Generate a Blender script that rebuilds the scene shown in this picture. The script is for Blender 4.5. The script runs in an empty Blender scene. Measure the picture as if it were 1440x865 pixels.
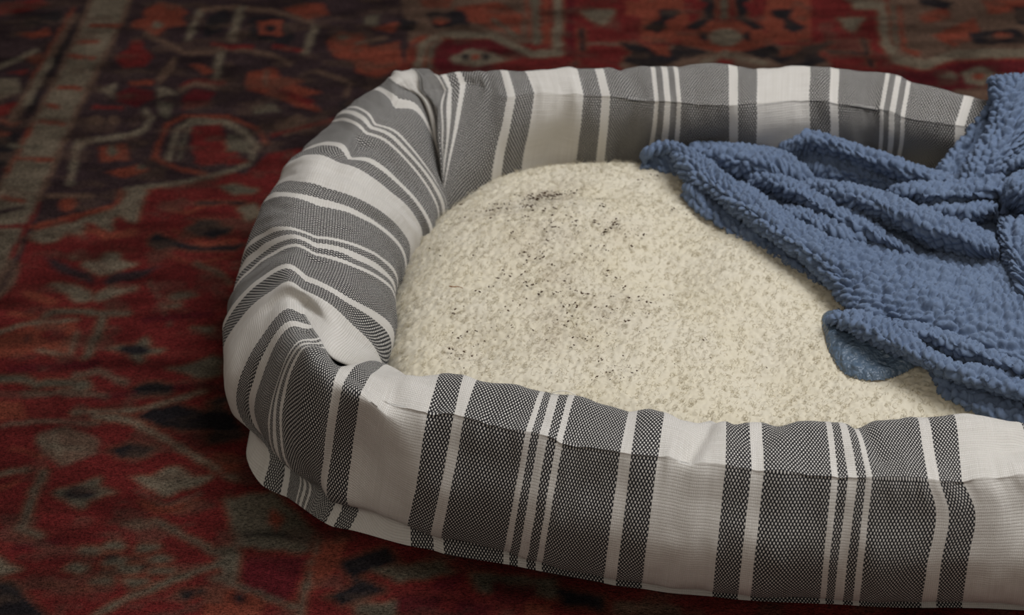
import bpy, math, random
import numpy as np
random.seed(7); RNG = np.random.default_rng(7)
sc = bpy.context.scene
COL = sc.collection
R = math.radians

# ---------------------------------------------------------------- camera
cam_d = bpy.data.cameras.new('camera'); cam = bpy.data.objects.new('camera', cam_d); COL.objects.link(cam)
cam.location = (0, 0, .945); cam.rotation_euler = (R(90 - 35.3), 0, 0)
cam_d.sensor_width = 36; cam_d.lens = 70; cam_d.clip_start = .05
cam_d.dof.use_dof = True; cam_d.dof.focus_distance = 1.36; cam_d.dof.aperture_fstop = 8
sc.camera = cam
# ---------------------------------------------------------------- world, lamps, exposure
wd = bpy.data.worlds.new('room_light'); sc.world = wd; wd.use_nodes = True
wd.node_tree.nodes['Background'].inputs[0].default_value = (1, .89, .78, 1)
wd.node_tree.nodes['Background'].inputs[1].default_value = .15
def area(name, loc, target, sx, sy, power, colour):
    ld = bpy.data.lights.new(name, 'AREA'); ld.shape = 'RECTANGLE'; ld.size = sx; ld.size_y = sy; ld.energy = power; ld.color = colour
    o = bpy.data.objects.new(name, ld); COL.objects.link(o); o.location = loc
    import mathutils
    o.rotation_euler = (mathutils.Vector(target) - mathutils.Vector(loc)).to_track_quat('-Z', 'Y').to_euler()
    return o
area('ceiling_lamp', (.95, 1.25, 2.15), (.2, 1.3, .05), 1.2, 1.2, 47, (.98, .985, 1))
area('fill_behind_camera', (-.3, -1.1, 2.1), (.2, 1.0, .05), 1.3, 1.0, 15, (1, .92, .82))  # added warm fill that brightens the front faces, not a known room lamp
sc.view_settings.view_transform = 'Standard'; sc.view_settings.look = 'None'
sc.view_settings.exposure = 0; sc.view_settings.gamma = 1; sc.view_settings.use_curve_mapping = False

# ---------------------------------------------------------------- helpers
def tag(o, label=None, cat=None, group=None, kind=None):
    if label: o['label'] = label
    if cat: o['category'] = cat
    if group: o['group'] = group
    if kind: o['kind'] = kind
    return o
def mesh(name, V, Fq, mat=None, parent=None, uv=None, smooth=True, attrs=None):
    V = np.ascontiguousarray(V, np.float32); Fq = np.ascontiguousarray(Fq, np.int32)
    me = bpy.data.meshes.new(name); n = len(Fq); k = Fq.shape[1]
    me.vertices.add(len(V)); me.vertices.foreach_set('co', V.ravel())
    me.loops.add(n * k); me.loops.foreach_set('vertex_index', Fq.ravel())
    me.polygons.add(n); me.polygons.foreach_set('loop_start', np.arange(0, n * k, k, dtype=np.int32))
    me.polygons.foreach_set('use_smooth', np.full(n, smooth, bool))
    me.update(calc_edges=True)
    if uv is not None:
        l = me.uv_layers.new(name='UVMap'); l.data.foreach_set('uv', np.ascontiguousarray(uv[Fq.ravel()], np.float32).ravel())
    for an, av in (attrs or {}).items():
        if av.ndim == 1:
            a = me.attributes.new(an, 'FLOAT', 'POINT'); a.data.foreach_set('value', av.astype(np.float32))
        else:
            a = me.attributes.new(an, 'FLOAT_COLOR', 'POINT'); c = np.ones((len(av), 4), np.float32); c[:, :3] = av
            a.data.foreach_set('color', c.ravel())
    if mat: me.materials.append(mat)
    o = bpy.data.objects.new(name, me); COL.objects.link(o)
    if parent: o.parent = parent
    return o
def grid_faces(nu, nv):
    i = np.arange(nu - 1)[:, None] * nv + np.arange(nv - 1)[None]
    return np.stack([i, i + nv, i + nv + 1, i + 1], -1).reshape(-1, 4)
def hash2(ix, iy, s):
    h = (ix.astype(np.int64) * 374761393 + iy.astype(np.int64) * 668265263 + s * 974711) & 0xffffffff
    h = ((h ^ (h >> 13)) * 1274126177) & 0xffffffff
    return ((h ^ (h >> 16)) & 0xffffff) / float(0xffffff)
def vnoise(x, y, s=0):
    ix = np.floor(x); iy = np.floor(y); fx = x - ix; fy = y - iy
    ix = ix.astype(np.int64); iy = iy.astype(np.int64)
    fx = fx * fx * fx * (fx * (fx * 6 - 15) + 10); fy = fy * fy * fy * (fy * (fy * 6 - 15) + 10)
    a = hash2(ix, iy, s); b = hash2(ix + 1, iy, s); c = hash2(ix, iy + 1, s); d = hash2(ix + 1, iy + 1, s)
    return (a + (b - a) * fx) * (1 - fy) + (c + (d - c) * fx) * fy - .5
def fbm(x, y, s=0, o=3):
    r = 0; a = 1.
    for k in range(o):
        r = r + a * vnoise(x * 2 ** k + 17.3 * k, y * 2 ** k - 9.1 * k, s + k); a *= .5
    return r
def cells(x, y, jit=.8, s=0):
    """distance to the nearest point of a jittered lattice, in cells"""
    ix = np.floor(x); iy = np.floor(y); best = np.full(x.shape, 9.)
    for dx in (-1, 0, 1):
        for dy in (-1, 0, 1):
            cx = (ix + dx).astype(np.int64); cy = (iy + dy).astype(np.int64)
            px = cx + .5 + jit * (hash2(cx, cy, s) - .5); py = cy + .5 + jit * (hash2(cx, cy, s + 5) - .5)
            best = np.minimum(best, (px - x) ** 2 + (py - y) ** 2)
    return np.sqrt(best)
def seg_dist(P, poly, closed=False, vals=None):
    """distance of points to a polyline, and the value interpolated along it"""
    q = np.asarray(poly, float)[:, :2]; n = len(q); D = np.full(len(P), 9.); Z = np.zeros(len(P))
    for i in range(n if closed else n - 1):
        a = q[i]; b = q[(i + 1) % n]; ab = b - a
        t = np.clip(((P - a) @ ab) / (ab @ ab + 1e-12), 0, 1)
        d = np.hypot(P[:, 0] - a[0] - t * ab[0], P[:, 1] - a[1] - t * ab[1])
        m = d < D; D[m] = d[m]
        if vals is not None: Z[m] = (vals[i] + (vals[(i + 1) % n] - vals[i]) * t)[m]
    return (D, Z) if vals is not None else D
def inside(P, poly):
    q = np.asarray(poly, float)[:, :2]; r = np.zeros(len(P), bool); n = len(q)
    for i in range(n):
        x0, y0 = q[i]; x1, y1 = q[(i + 1) % n]
        if y0 == y1: continue
        r ^= ((y0 > P[:, 1]) != (y1 > P[:, 1])) & (P[:, 0] < (x1 - x0) * (P[:, 1] - y0) / (y1 - y0) + x0)
    return r
def smooth_line(p, n, closed=False):
    """Catmull-Rom through the points"""
    p = np.asarray(p, float)
    q = np.vstack([p[-1:], p, p[:2]]) if closed else np.vstack([2 * p[:1] - p[1:2], p, 2 * p[-1:] - p[-2:-1]])
    m = len(p) if closed else len(p) - 1; out = []
    for i in range(m):
        a, b, c, d = q[i:i + 4]; t = np.linspace(0, 1, n, endpoint=False)[:, None]
        out.append(.5 * (2 * b + (c - a) * t + (2 * a - 5 * b + 4 * c - d) * t ** 2 + (3 * b - a - 3 * c + d) * t ** 3))
    if not closed: out.append(p[-1:])
    return np.vstack(out)
def normals(G):
    du = np.gradient(G, axis=0); dv = np.gradient(G, axis=1); n = np.cross(du, dv)
    return n / (np.linalg.norm(n, axis=2, keepdims=True) + 1e-12)

class NT:
    """small wrapper for node materials"""
    def __init__(s, name):
        s.m = bpy.data.materials.new(name); s.m.use_nodes = True; s.t = s.m.node_tree; s.b = s.t.nodes['Principled BSDF']
        s.b.inputs['Roughness'].default_value = .95; s.b.inputs['Specular IOR Level'].default_value = .15
    def n(s, typ, ins=(), **kw):
        nd = s.t.nodes.new(typ)
        for k, v in kw.items(): setattr(nd, k, v)
        for k, v in (ins.items() if isinstance(ins, dict) else enumerate(ins)):
            if v is None: continue
            if isinstance(v, bpy.types.NodeSocket): s.t.links.new(v, nd.inputs[k])
            else: nd.inputs[k].default_value = v
        return nd
    def math(s, op, *a): return s.n('ShaderNodeMath', list(a), operation=op).outputs[0]
    def mix(s, f, a, b):
        nd = s.t.nodes.new('ShaderNodeMix'); nd.data_type = 'RGBA'
        for k, v in ((0, f), (6, a), (7, b)):
            if isinstance(v, bpy.types.NodeSocket): s.t.links.new(v, nd.inputs[k])
            else: nd.inputs[k].default_value = v
        return nd.outputs[2]
    def ramp(s, f, stops, interp='LINEAR'):
        nd = s.t.nodes.new('ShaderNodeValToRGB'); cr = nd.color_ramp; cr.interpolation = interp
        while len(cr.elements) < len(stops): cr.elements.new(.5)
        for e, (p, v) in zip(cr.elements, stops): e.position = p; e.color = v if len(v) == 4 else (*v, 1)
        s.t.links.new(f, nd.inputs[0]); return nd.outputs[0]
    def noise(s, vec, scale, detail=3, rough=.5):
        nd = s.n('ShaderNodeTexNoise'); nd.inputs['Scale'].default_value = scale; nd.inputs['Detail'].default_value = detail; nd.inputs['Roughness'].default_value = rough
        if vec is not None: s.t.links.new(vec, nd.inputs['Vector'])
        return nd.outputs[0]
    def colour(s, c):
        if isinstance(c, bpy.types.NodeSocket): s.t.links.new(c, s.b.inputs['Base Color'])
        else: s.b.inputs['Base Color'].default_value = c
    def bump(s, h, strength, dist):
        bn = s.n('ShaderNodeBump'); bn.inputs['Strength'].default_value = strength; bn.inputs['Distance'].default_value = dist
        s.t.links.new(h, bn.inputs['Height']); s.t.links.new(bn.outputs[0], s.b.inputs['Normal'])
g1 = lambda v: (v, v, v, 1)

def striped_cloth():
    """handwoven stripe: UV.x counts stripe repeats (0.2 m each), UV.y is metres across the bolster"""
    t = NT('striped_cotton'); M = t.math
    uv = t.n('ShaderNodeSeparateXYZ', [t.n('ShaderNodeUVMap').outputs[0]])
    wob = t.noise(t.n('ShaderNodeUVMap').outputs[0], 60, 2)
    U = M('ADD', uv.outputs[0], M('MULTIPLY', M('SUBTRACT', wob, .5), .004)); V = uv.outputs[1]
    cx = M('MULTIPLY', U, 188.0); cy = M('DIVIDE', V, .0021)
    ix = M('FLOOR', cx); iy = M('FLOOR', cy)
    fx = M('SUBTRACT', M('MULTIPLY', M('SUBTRACT', cx, ix), 2.), 1.); fy = M('SUBTRACT', M('MULTIPLY', M('SUBTRACT', cy, iy), 2.), 1.)
    par = M('FLOORED_MODULO', M('ADD', ix, iy), 2.)                 # 1 = warp on top
    us = M('FRACT', M('ADD', M('DIVIDE', M('ADD', ix, .5), 188.), .5))
    d = M('MULTIPLY', M('ABSOLUTE', M('SUBTRACT', us, .5)), 2.)
    W, K = g1(1), g1(0)
    light = t.ramp(d, [(0, W), (.22, K), (.38, W), (.46, K), (.858, W), (.902, K), (.964, W)], 'CONSTANT')
    r = M('ADD', M('POWER', M('ABSOLUTE', fx), 2.5), M('POWER', M('ABSOLUTE', fy), 2.5))
    dotm = t.n('ShaderNodeMapRange', [r, .38, .86, 1., 0.]).outputs[0]      # oval of pale weft
    weft = M('MULTIPLY', dotm, M('SUBTRACT', 1., par))
    slub = t.noise(t.n('ShaderNodeCombineXYZ', [M('MULTIPLY', U, 5.), iy, 0.]).outputs[0], 1.0, 2)
    thread = t.noise(t.n('ShaderNodeCombineXYZ', [ix, M('MULTIPLY', V, 12.), 3.]).outputs[0], 1.0, 2)
    white = t.mix(t.math('MULTIPLY', t.math('MULTIPLY', slub, thread), M('ADD', .55, M('MULTIPLY', dotm, .9))), (.60, .57, .52, 1), (.86, .84, .81, 1))  # slub tone, with shade in the gaps between threads painted into the white
    black = t.mix(thread, (.008, .008, .010, 1), (.020, .020, .023, 1))
    dark = t.mix(M('MULTIPLY', weft, .92), black, white)
    t.colour(t.mix(light, dark, white))
    h = M('ADD', M('MULTIPLY', dotm, .9), M('MULTIPLY', slub, 1.3))
    t.bump(h, .8, .0009)
    t.b.inputs['Sheen Weight'].default_value = .08
    return t.m
CLOTH = striped_cloth()

# ---------------------------------------------------------------- floor and rug
fm = NT('dark_floorboards'); co = fm.n('ShaderNodeTexCoord').outputs['Object']
fm.colour(fm.mix(fm.noise(fm.n('ShaderNodeMapping', [co, None, None, (1, 14, 14)]).outputs[0], 3, 4), (.05, .03, .018, 1), (.12, .07, .04, 1)))
s = 3.; V = np.array([(x, y + 1.4, z) for z in (-.04, -.001) for x, y in ((-s, -s), (s, -s), (s, s), (-s, s))])
tag(mesh('floor', V, [(4, 5, 6, 7), (3, 2, 1, 0), (0, 1, 5, 4), (1, 2, 6, 5), (2, 3, 7, 6), (3, 0, 4, 7)], fm.m, smooth=False), kind='structure')

RUG = [
('A',[-0.662,1.915,-0.429,1.915,-0.453,1.492,-0.553,1.492]),
('R',[-0.533,1.874,-0.491,1.885,-0.479,1.872,-0.506,1.853,-0.541,1.843]),
('N',[-0.504,1.841,-0.467,1.859,-0.458,1.837,-0.479,1.824,-0.494,1.821]),
('O',[-0.505,1.808,-0.48,1.811,-0.474,1.821,-0.465,1.802,-0.484,1.796]),
('K',[-0.508,1.726,-0.487,1.746,-0.472,1.767,-0.476,1.776,-0.491,1.756,-0.512,1.735]),
('O',[-0.483,1.754,-0.466,1.766,-0.47,1.742]),
('R',[-0.493,1.725,-0.474,1.733,-0.475,1.719]),
('K',[-0.506,1.713,-0.482,1.713,-0.473,1.685,-0.496,1.668]),
('R',[-0.494,1.657,-0.459,1.674,-0.46,1.661,-0.474,1.643,-0.489,1.633]),
('K',[-0.476,1.648,-0.463,1.657,-0.464,1.642]),
('N',[-0.478,1.641,-0.462,1.633,-0.464,1.627,-0.48,1.637]),
('O',[-0.481,1.635,-0.462,1.627,-0.466,1.618,-0.488,1.63]),
('N',[-0.487,1.623,-0.464,1.614,-0.47,1.612]),
('O',[-0.485,1.614,-0.464,1.605,-0.482,1.598]),
('N',[-0.48,1.593,-0.46,1.612,-0.458,1.553,-0.469,1.54]),
('B',[-0.456,1.856,-0.447,1.849,-0.467,1.623,-0.475,1.63]),
('O',[-0.456,1.867,-0.461,1.81,-0.466,1.752,-0.469,1.712,-0.466,1.709,-0.463,1.749,-0.458,1.807,-0.453,1.864]),
('K',[-0.46,1.757,-0.465,1.702,-0.468,1.66,-0.461,1.654,-0.458,1.696,-0.453,1.75]),
('N',[-0.445,1.871,-0.451,1.786,-0.456,1.704,-0.46,1.648,-0.456,1.644,-0.452,1.7,-0.446,1.782,-0.441,1.866]),
('B',[-0.442,1.915,-0.394,1.915,-0.399,1.802,-0.404,1.727,-0.41,1.643,-0.413,1.565,-0.415,1.492,-0.417,1.44,-0.413,1.359,-0.442,1.28,-0.473,1.339,-0.466,1.469,-0.458,1.546,-0.452,1.63,-0.447,1.713,-0.442,1.802]),
('K',[-0.438,1.915,-0.4,1.915,-0.403,1.805,-0.41,1.727,-0.415,1.646,-0.418,1.568,-0.421,1.497,-0.423,1.44,-0.428,1.375,-0.448,1.359,-0.457,1.514,-0.453,1.558,-0.447,1.63,-0.442,1.713,-0.437,1.802]),
('O',[-0.432,1.821,-0.397,1.818,-0.398,1.827,-0.433,1.83]),
('O',[-0.44,1.755,-0.412,1.749,-0.413,1.758,-0.442,1.764]),
('O',[-0.44,1.692,-0.414,1.688,-0.415,1.696,-0.441,1.7]),
('O',[-0.444,1.626,-0.419,1.621,-0.42,1.629,-0.445,1.634]),
('O',[-0.451,1.558,-0.417,1.555,-0.419,1.563,-0.452,1.565]),
('O',[-0.453,1.493,-0.429,1.484,-0.429,1.491,-0.454,1.5]),
('O',[-0.435,1.782,-0.414,1.785,-0.416,1.794,-0.437,1.791]),
('O',[-0.443,1.656,-0.43,1.653,-0.431,1.661,-0.444,1.664]),
('O',[-0.451,1.629,-0.454,1.574,-0.458,1.53,-0.455,1.527,-0.451,1.571,-0.447,1.626]),
('G',[-0.428,1.843,-0.402,1.843,-0.403,1.849,-0.429,1.849]),
('G',[-0.435,1.783,-0.412,1.726,-0.41,1.729,-0.433,1.785]),
('G',[-0.439,1.547,-0.418,1.542,-0.419,1.548,-0.439,1.553]),
('G',[-0.465,1.581,-0.431,1.577,-0.432,1.584,-0.466,1.587]),
('R',[-0.417,1.488,-0.423,1.448,-0.426,1.398,-0.422,1.395,-0.419,1.444,-0.413,1.484]),
('K',[-0.435,1.387,-0.426,1.464,-0.421,1.49,-0.426,1.495,-0.431,1.469,-0.439,1.391]),
('A',[-0.421,1.348,-0.416,1.4,-0.414,1.454,-0.418,1.456,-0.42,1.403,-0.425,1.35]),
('R',[-0.448,1.443,-0.424,1.445,-0.426,1.452,-0.45,1.449]),
('A',[-0.453,1.466,-0.426,1.475,-0.428,1.481,-0.455,1.472]),
('A',[-0.394,1.915,-0.116,1.915,-0.093,1.787,-0.121,1.702,-0.166,1.61,-0.205,1.528,-0.22,1.526,-0.25,1.538,-0.298,1.514,-0.348,1.511,-0.349,1.478,-0.418,1.444,-0.415,1.492,-0.413,1.565,-0.41,1.643,-0.404,1.727,-0.399,1.802]),
('O',[-0.379,1.862,-0.367,1.878,-0.347,1.869,-0.335,1.853,-0.34,1.841,-0.332,1.826,-0.351,1.818,-0.359,1.798,-0.372,1.815,-0.388,1.821,-0.388,1.835,-0.376,1.84,-0.382,1.856]),
('K',[-0.356,1.826,-0.357,1.821,-0.359,1.818,-0.363,1.818,-0.366,1.821,-0.368,1.826,-0.368,1.83,-0.365,1.833,-0.362,1.833,-0.358,1.83]),
('R',[-0.395,1.757,-0.384,1.772,-0.383,1.791,-0.373,1.793,-0.368,1.775,-0.356,1.757,-0.361,1.738,-0.381,1.733]),
('B',[-0.373,1.802,-0.349,1.782,-0.325,1.759,-0.297,1.762,-0.285,1.77,-0.287,1.78,-0.299,1.772,-0.326,1.769,-0.348,1.792,-0.372,1.812]),
('B',[-0.338,1.76,-0.341,1.732,-0.348,1.712,-0.341,1.702,-0.334,1.723,-0.331,1.753]),
('K',[-0.294,1.77,-0.292,1.711,-0.284,1.709,-0.287,1.768]),
('B',[-0.286,1.769,-0.259,1.764,-0.233,1.752,-0.218,1.735,-0.216,1.743,-0.233,1.762,-0.259,1.774,-0.286,1.78]),
('O',[-0.319,1.742,-0.305,1.741,-0.291,1.727,-0.299,1.719]),
('R',[-0.318,1.691,-0.307,1.702,-0.276,1.699,-0.277,1.709,-0.309,1.712,-0.321,1.701]),
('K',[-0.326,1.862,-0.328,1.827,-0.33,1.792,-0.323,1.788,-0.322,1.821,-0.319,1.856]),
('B',[-0.321,1.853,-0.287,1.86,-0.245,1.85,-0.202,1.825,-0.202,1.836,-0.245,1.861,-0.288,1.871,-0.323,1.865]),
('K',[-0.204,1.83,-0.207,1.798,-0.21,1.765,-0.203,1.76,-0.2,1.794,-0.197,1.824]),
('N',[-0.313,1.843,-0.296,1.862,-0.287,1.843,-0.296,1.808,-0.313,1.799]),
('N',[-0.269,1.843,-0.234,1.846,-0.218,1.796,-0.226,1.778,-0.266,1.799]),
('O',[-0.261,1.833,-0.235,1.837,-0.233,1.802,-0.255,1.805]),
('N',[-0.239,1.818,-0.24,1.812,-0.243,1.809,-0.247,1.809,-0.251,1.812,-0.253,1.818,-0.252,1.823,-0.249,1.827,-0.245,1.827,-0.241,1.823]),
('K',[-0.285,1.871,-0.286,1.836,-0.288,1.793,-0.279,1.787,-0.277,1.831,-0.276,1.866]),
('R',[-0.303,1.782,-0.284,1.773,-0.259,1.773,-0.26,1.782,-0.285,1.782,-0.303,1.791]),
('R',[-0.239,1.776,-0.209,1.764,-0.209,1.773,-0.24,1.785]),
('O',[-0.237,1.862,-0.215,1.875,-0.196,1.874,-0.189,1.849,-0.21,1.837]),
('O',[-0.187,1.79,-0.175,1.811,-0.151,1.805,-0.142,1.772,-0.155,1.745,-0.176,1.757]),
('K',[-0.165,1.799,-0.166,1.795,-0.169,1.793,-0.172,1.793,-0.175,1.795,-0.177,1.799,-0.176,1.803,-0.173,1.805,-0.17,1.805,-0.167,1.803]),
('O',[-0.258,1.725,-0.234,1.736,-0.225,1.714,-0.199,1.71,-0.209,1.699,-0.181,1.685,-0.199,1.676,-0.177,1.646,-0.203,1.657,-0.229,1.676,-0.254,1.69,-0.261,1.707]),
('B',[-0.243,1.731,-0.241,1.696,-0.238,1.696,-0.239,1.73]),
('R',[-0.231,1.688,-0.191,1.657,-0.189,1.668,-0.23,1.698]),
('B',[-0.196,1.726,-0.178,1.715,-0.159,1.702,-0.162,1.678,-0.158,1.675,-0.156,1.707,-0.177,1.723,-0.195,1.734]),
('N',[-0.151,1.66,-0.152,1.653,-0.155,1.648,-0.158,1.648,-0.162,1.653,-0.163,1.66,-0.163,1.667,-0.16,1.672,-0.156,1.672,-0.153,1.667]),
('G',[-0.25,1.657,-0.231,1.663,-0.219,1.649,-0.242,1.643]),
('B',[-0.226,1.619,-0.202,1.643,-0.186,1.617,-0.211,1.601]),
('D',[-0.381,1.685,-0.368,1.696,-0.347,1.688,-0.342,1.674,-0.358,1.656,-0.377,1.668]),
('K',[-0.4,1.69,-0.383,1.704,-0.382,1.676]),
('K',[-0.345,1.7,-0.321,1.682,-0.34,1.675]),
('O',[-0.373,1.707,-0.349,1.71,-0.348,1.699,-0.369,1.699]),
('R',[-0.399,1.654,-0.37,1.651,-0.371,1.658,-0.4,1.66]),
('D',[-0.316,1.676,-0.306,1.693,-0.286,1.685,-0.289,1.66,-0.312,1.649]),
('B',[-0.319,1.683,-0.306,1.698,-0.284,1.688,-0.285,1.698,-0.308,1.708,-0.323,1.692]),
('K',[-0.352,1.647,-0.343,1.637,-0.344,1.621,-0.354,1.609,-0.397,1.598,-0.403,1.572,-0.399,1.519,-0.394,1.517,-0.397,1.568,-0.393,1.588,-0.352,1.599,-0.339,1.613,-0.338,1.639,-0.35,1.656]),
('B',[-0.383,1.63,-0.384,1.625,-0.387,1.621,-0.392,1.621,-0.397,1.625,-0.399,1.63,-0.399,1.636,-0.395,1.639,-0.39,1.639,-0.386,1.636]),
('B',[-0.369,1.63,-0.369,1.625,-0.371,1.621,-0.375,1.621,-0.379,1.625,-0.381,1.63,-0.38,1.636,-0.378,1.639,-0.374,1.639,-0.371,1.636]),
('A',[-0.392,1.616,-0.352,1.616,-0.353,1.623,-0.393,1.623]),
('G',[-0.339,1.668,-0.323,1.663,-0.324,1.633,-0.333,1.641]),
('O',[-0.326,1.559,-0.322,1.62,-0.308,1.635,-0.268,1.633,-0.24,1.614,-0.227,1.583,-0.224,1.588,-0.239,1.62,-0.268,1.641,-0.31,1.643,-0.326,1.624,-0.33,1.562]),
('K',[-0.311,1.556,-0.309,1.611,-0.3,1.625,-0.267,1.62,-0.251,1.604,-0.237,1.582,-0.241,1.56,-0.236,1.555,-0.232,1.584,-0.248,1.614,-0.267,1.632,-0.302,1.637,-0.315,1.617,-0.317,1.559]),
('G',[-0.302,1.559,-0.302,1.607,-0.297,1.619,-0.3,1.625,-0.306,1.61,-0.306,1.561]),
('R',[-0.3,1.619,-0.274,1.625,-0.266,1.597,-0.253,1.573,-0.245,1.558,-0.284,1.549,-0.296,1.583]),
('G',[-0.266,1.609,-0.241,1.591,-0.241,1.572,-0.261,1.575]),
('R',[-0.288,1.553,-0.239,1.551,-0.24,1.56,-0.289,1.562]),
('O',[-0.38,1.583,-0.357,1.588,-0.349,1.56,-0.374,1.555]),
('G',[-0.362,1.575,-0.362,1.569,-0.364,1.565,-0.367,1.565,-0.37,1.569,-0.372,1.575,-0.372,1.582,-0.37,1.586,-0.367,1.586,-0.364,1.582]),
('O',[-0.367,1.538,-0.336,1.551,-0.324,1.54,-0.35,1.528]),
('G',[-0.331,1.545,-0.332,1.542,-0.334,1.541,-0.337,1.541,-0.34,1.542,-0.341,1.545,-0.341,1.548,-0.339,1.55,-0.335,1.55,-0.333,1.548]),
('A',[-0.328,1.559,-0.291,1.537,-0.327,1.518]),
('O',[-0.329,1.56,-0.302,1.54,-0.276,1.532,-0.276,1.538,-0.302,1.546,-0.328,1.566]),
('K',[-0.348,1.503,-0.323,1.51,-0.291,1.517,-0.261,1.532,-0.237,1.549,-0.239,1.556,-0.263,1.539,-0.293,1.524,-0.325,1.517,-0.35,1.51]),
('R',[-0.224,1.6,-0.186,1.618,-0.167,1.629,-0.168,1.637,-0.187,1.626,-0.226,1.607]),
('O',[-0.35,1.51,-0.35,1.482,-0.345,1.479,-0.345,1.507]),
('O',[-0.417,1.443,-0.383,1.46,-0.349,1.477,-0.351,1.484,-0.386,1.466,-0.419,1.449]),
('O',[-0.383,1.484,-0.384,1.476,-0.387,1.472,-0.392,1.472,-0.397,1.476,-0.4,1.484,-0.399,1.491,-0.396,1.496,-0.391,1.496,-0.386,1.491]),
('K',[-0.405,1.597,-0.398,1.514,-0.392,1.513,-0.399,1.595]),
('B',[-0.413,1.494,-0.37,1.493,-0.371,1.501,-0.414,1.502]),
('R',[-0.222,1.572,-0.184,1.584,-0.204,1.522,-0.236,1.469,-0.263,1.48,-0.243,1.528]),
('G',[-0.262,1.514,-0.248,1.518,-0.222,1.506,-0.246,1.499]),
('K',[-0.416,1.439,-0.397,1.448,-0.38,1.455,-0.367,1.466,-0.348,1.476,-0.34,1.514,-0.325,1.506,-0.326,1.451,-0.334,1.457,-0.346,1.471,-0.347,1.439,-0.361,1.451,-0.371,1.456,-0.37,1.433,-0.383,1.439,-0.39,1.426,-0.401,1.421,-0.412,1.428]),
('O',[-0.37,1.444,-0.361,1.446,-0.346,1.435,-0.326,1.446,-0.321,1.435,-0.347,1.426]),
('O',[-0.306,1.475,-0.284,1.466,-0.268,1.478,-0.27,1.483,-0.285,1.472,-0.306,1.481]),
('N',[-0.312,1.428,-0.306,1.437,-0.286,1.424,-0.264,1.416,-0.227,1.419,-0.235,1.41,-0.272,1.409,-0.293,1.415,-0.301,1.409,-0.309,1.417]),
('N',[-0.283,1.444,-0.277,1.451,-0.27,1.46,-0.256,1.458,-0.251,1.449,-0.24,1.448,-0.244,1.435,-0.256,1.428,-0.271,1.433]),
('O',[-0.295,1.441,-0.28,1.43,-0.261,1.416,-0.234,1.425,-0.235,1.431,-0.261,1.422,-0.28,1.435,-0.295,1.446]),
('K',[-0.241,1.478,-0.228,1.486,-0.216,1.465,-0.231,1.456]),
('N',[-0.277,1.482,-0.257,1.484,-0.235,1.482,-0.235,1.488,-0.258,1.49,-0.277,1.488]),
('O',[-0.296,1.404,-0.269,1.387,-0.234,1.4,-0.235,1.404,-0.27,1.391,-0.296,1.408]),
('K',[-0.364,1.391,-0.348,1.395,-0.344,1.407,-0.335,1.409,-0.331,1.396,-0.316,1.389,-0.331,1.379,-0.344,1.371]),
('A',[-0.396,1.402,-0.378,1.391,-0.351,1.374,-0.344,1.358,-0.361,1.367,-0.385,1.382]),
('A',[-0.342,1.364,-0.331,1.378,-0.31,1.38,-0.293,1.389,-0.308,1.369,-0.336,1.358]),
('K',[-0.368,1.397,-0.368,1.396,-0.369,1.394,-0.37,1.394,-0.371,1.396,-0.372,1.397,-0.372,1.399,-0.371,1.401,-0.37,1.401,-0.369,1.399]),
('K',[-0.384,1.36,-0.366,1.359,-0.349,1.349,-0.344,1.338,-0.355,1.333,-0.369,1.347]),
('K',[-0.345,1.343,-0.335,1.354,-0.311,1.354,-0.325,1.343,-0.341,1.333]),
('O',[-0.407,1.352,-0.393,1.349,-0.369,1.334,-0.378,1.328,-0.397,1.339]),
('G',[-0.38,1.31,-0.372,1.318,-0.344,1.316,-0.31,1.315,-0.311,1.321,-0.344,1.322,-0.373,1.324,-0.383,1.315]),
('G',[-0.334,1.316,-0.335,1.291,-0.338,1.257,-0.333,1.253,-0.33,1.288,-0.329,1.313]),
('O',[-0.414,1.282,-0.384,1.303,-0.353,1.307,-0.349,1.294,-0.351,1.264,-0.375,1.268,-0.387,1.259,-0.409,1.257]),
('K',[-0.415,1.287,-0.39,1.302,-0.351,1.307,-0.351,1.262,-0.378,1.271,-0.378,1.267,-0.349,1.259,-0.35,1.31,-0.391,1.306,-0.417,1.291]),
('R',[-0.357,1.287,-0.358,1.282,-0.362,1.279,-0.369,1.279,-0.374,1.282,-0.377,1.287,-0.376,1.292,-0.372,1.296,-0.365,1.296,-0.36,1.292]),
('A',[-0.39,1.297,-0.387,1.27,-0.385,1.27,-0.388,1.297]),
('G',[-0.322,1.272,-0.3,1.275,-0.292,1.287,-0.288,1.272,-0.274,1.267,-0.289,1.261,-0.29,1.25,-0.303,1.261]),
('N',[-0.285,1.268,-0.287,1.264,-0.293,1.262,-0.302,1.262,-0.309,1.264,-0.312,1.268,-0.31,1.272,-0.304,1.275,-0.295,1.275,-0.288,1.272]),
('G',[-0.27,1.244,-0.251,1.25,-0.236,1.261,-0.228,1.256,-0.227,1.233,-0.243,1.231,-0.258,1.24]),
('G',[-0.286,1.341,-0.27,1.349,-0.259,1.344,-0.277,1.336]),
('G',[-0.289,1.329,-0.27,1.331,-0.275,1.324]),
('G',[-0.264,1.321,-0.253,1.317,-0.26,1.311]),
('G',[-0.261,1.299,-0.239,1.299,-0.242,1.29]),
('G',[-0.267,1.389,-0.244,1.373,-0.233,1.356,-0.232,1.359,-0.243,1.377,-0.266,1.393]),
('B',[-0.303,1.363,-0.286,1.328,-0.276,1.298,-0.274,1.3,-0.284,1.33,-0.301,1.366]),
('O',[-0.41,1.316,-0.386,1.31,-0.387,1.316,-0.411,1.322]),
('D',[-0.298,1.304,-0.242,1.314,-0.244,1.323,-0.3,1.313]),
('D',[-0.393,1.237,-0.322,1.244,-0.325,1.255,-0.396,1.248]),
('D',[-0.321,1.202,-0.23,1.22,-0.232,1.228,-0.323,1.21]),
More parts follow.
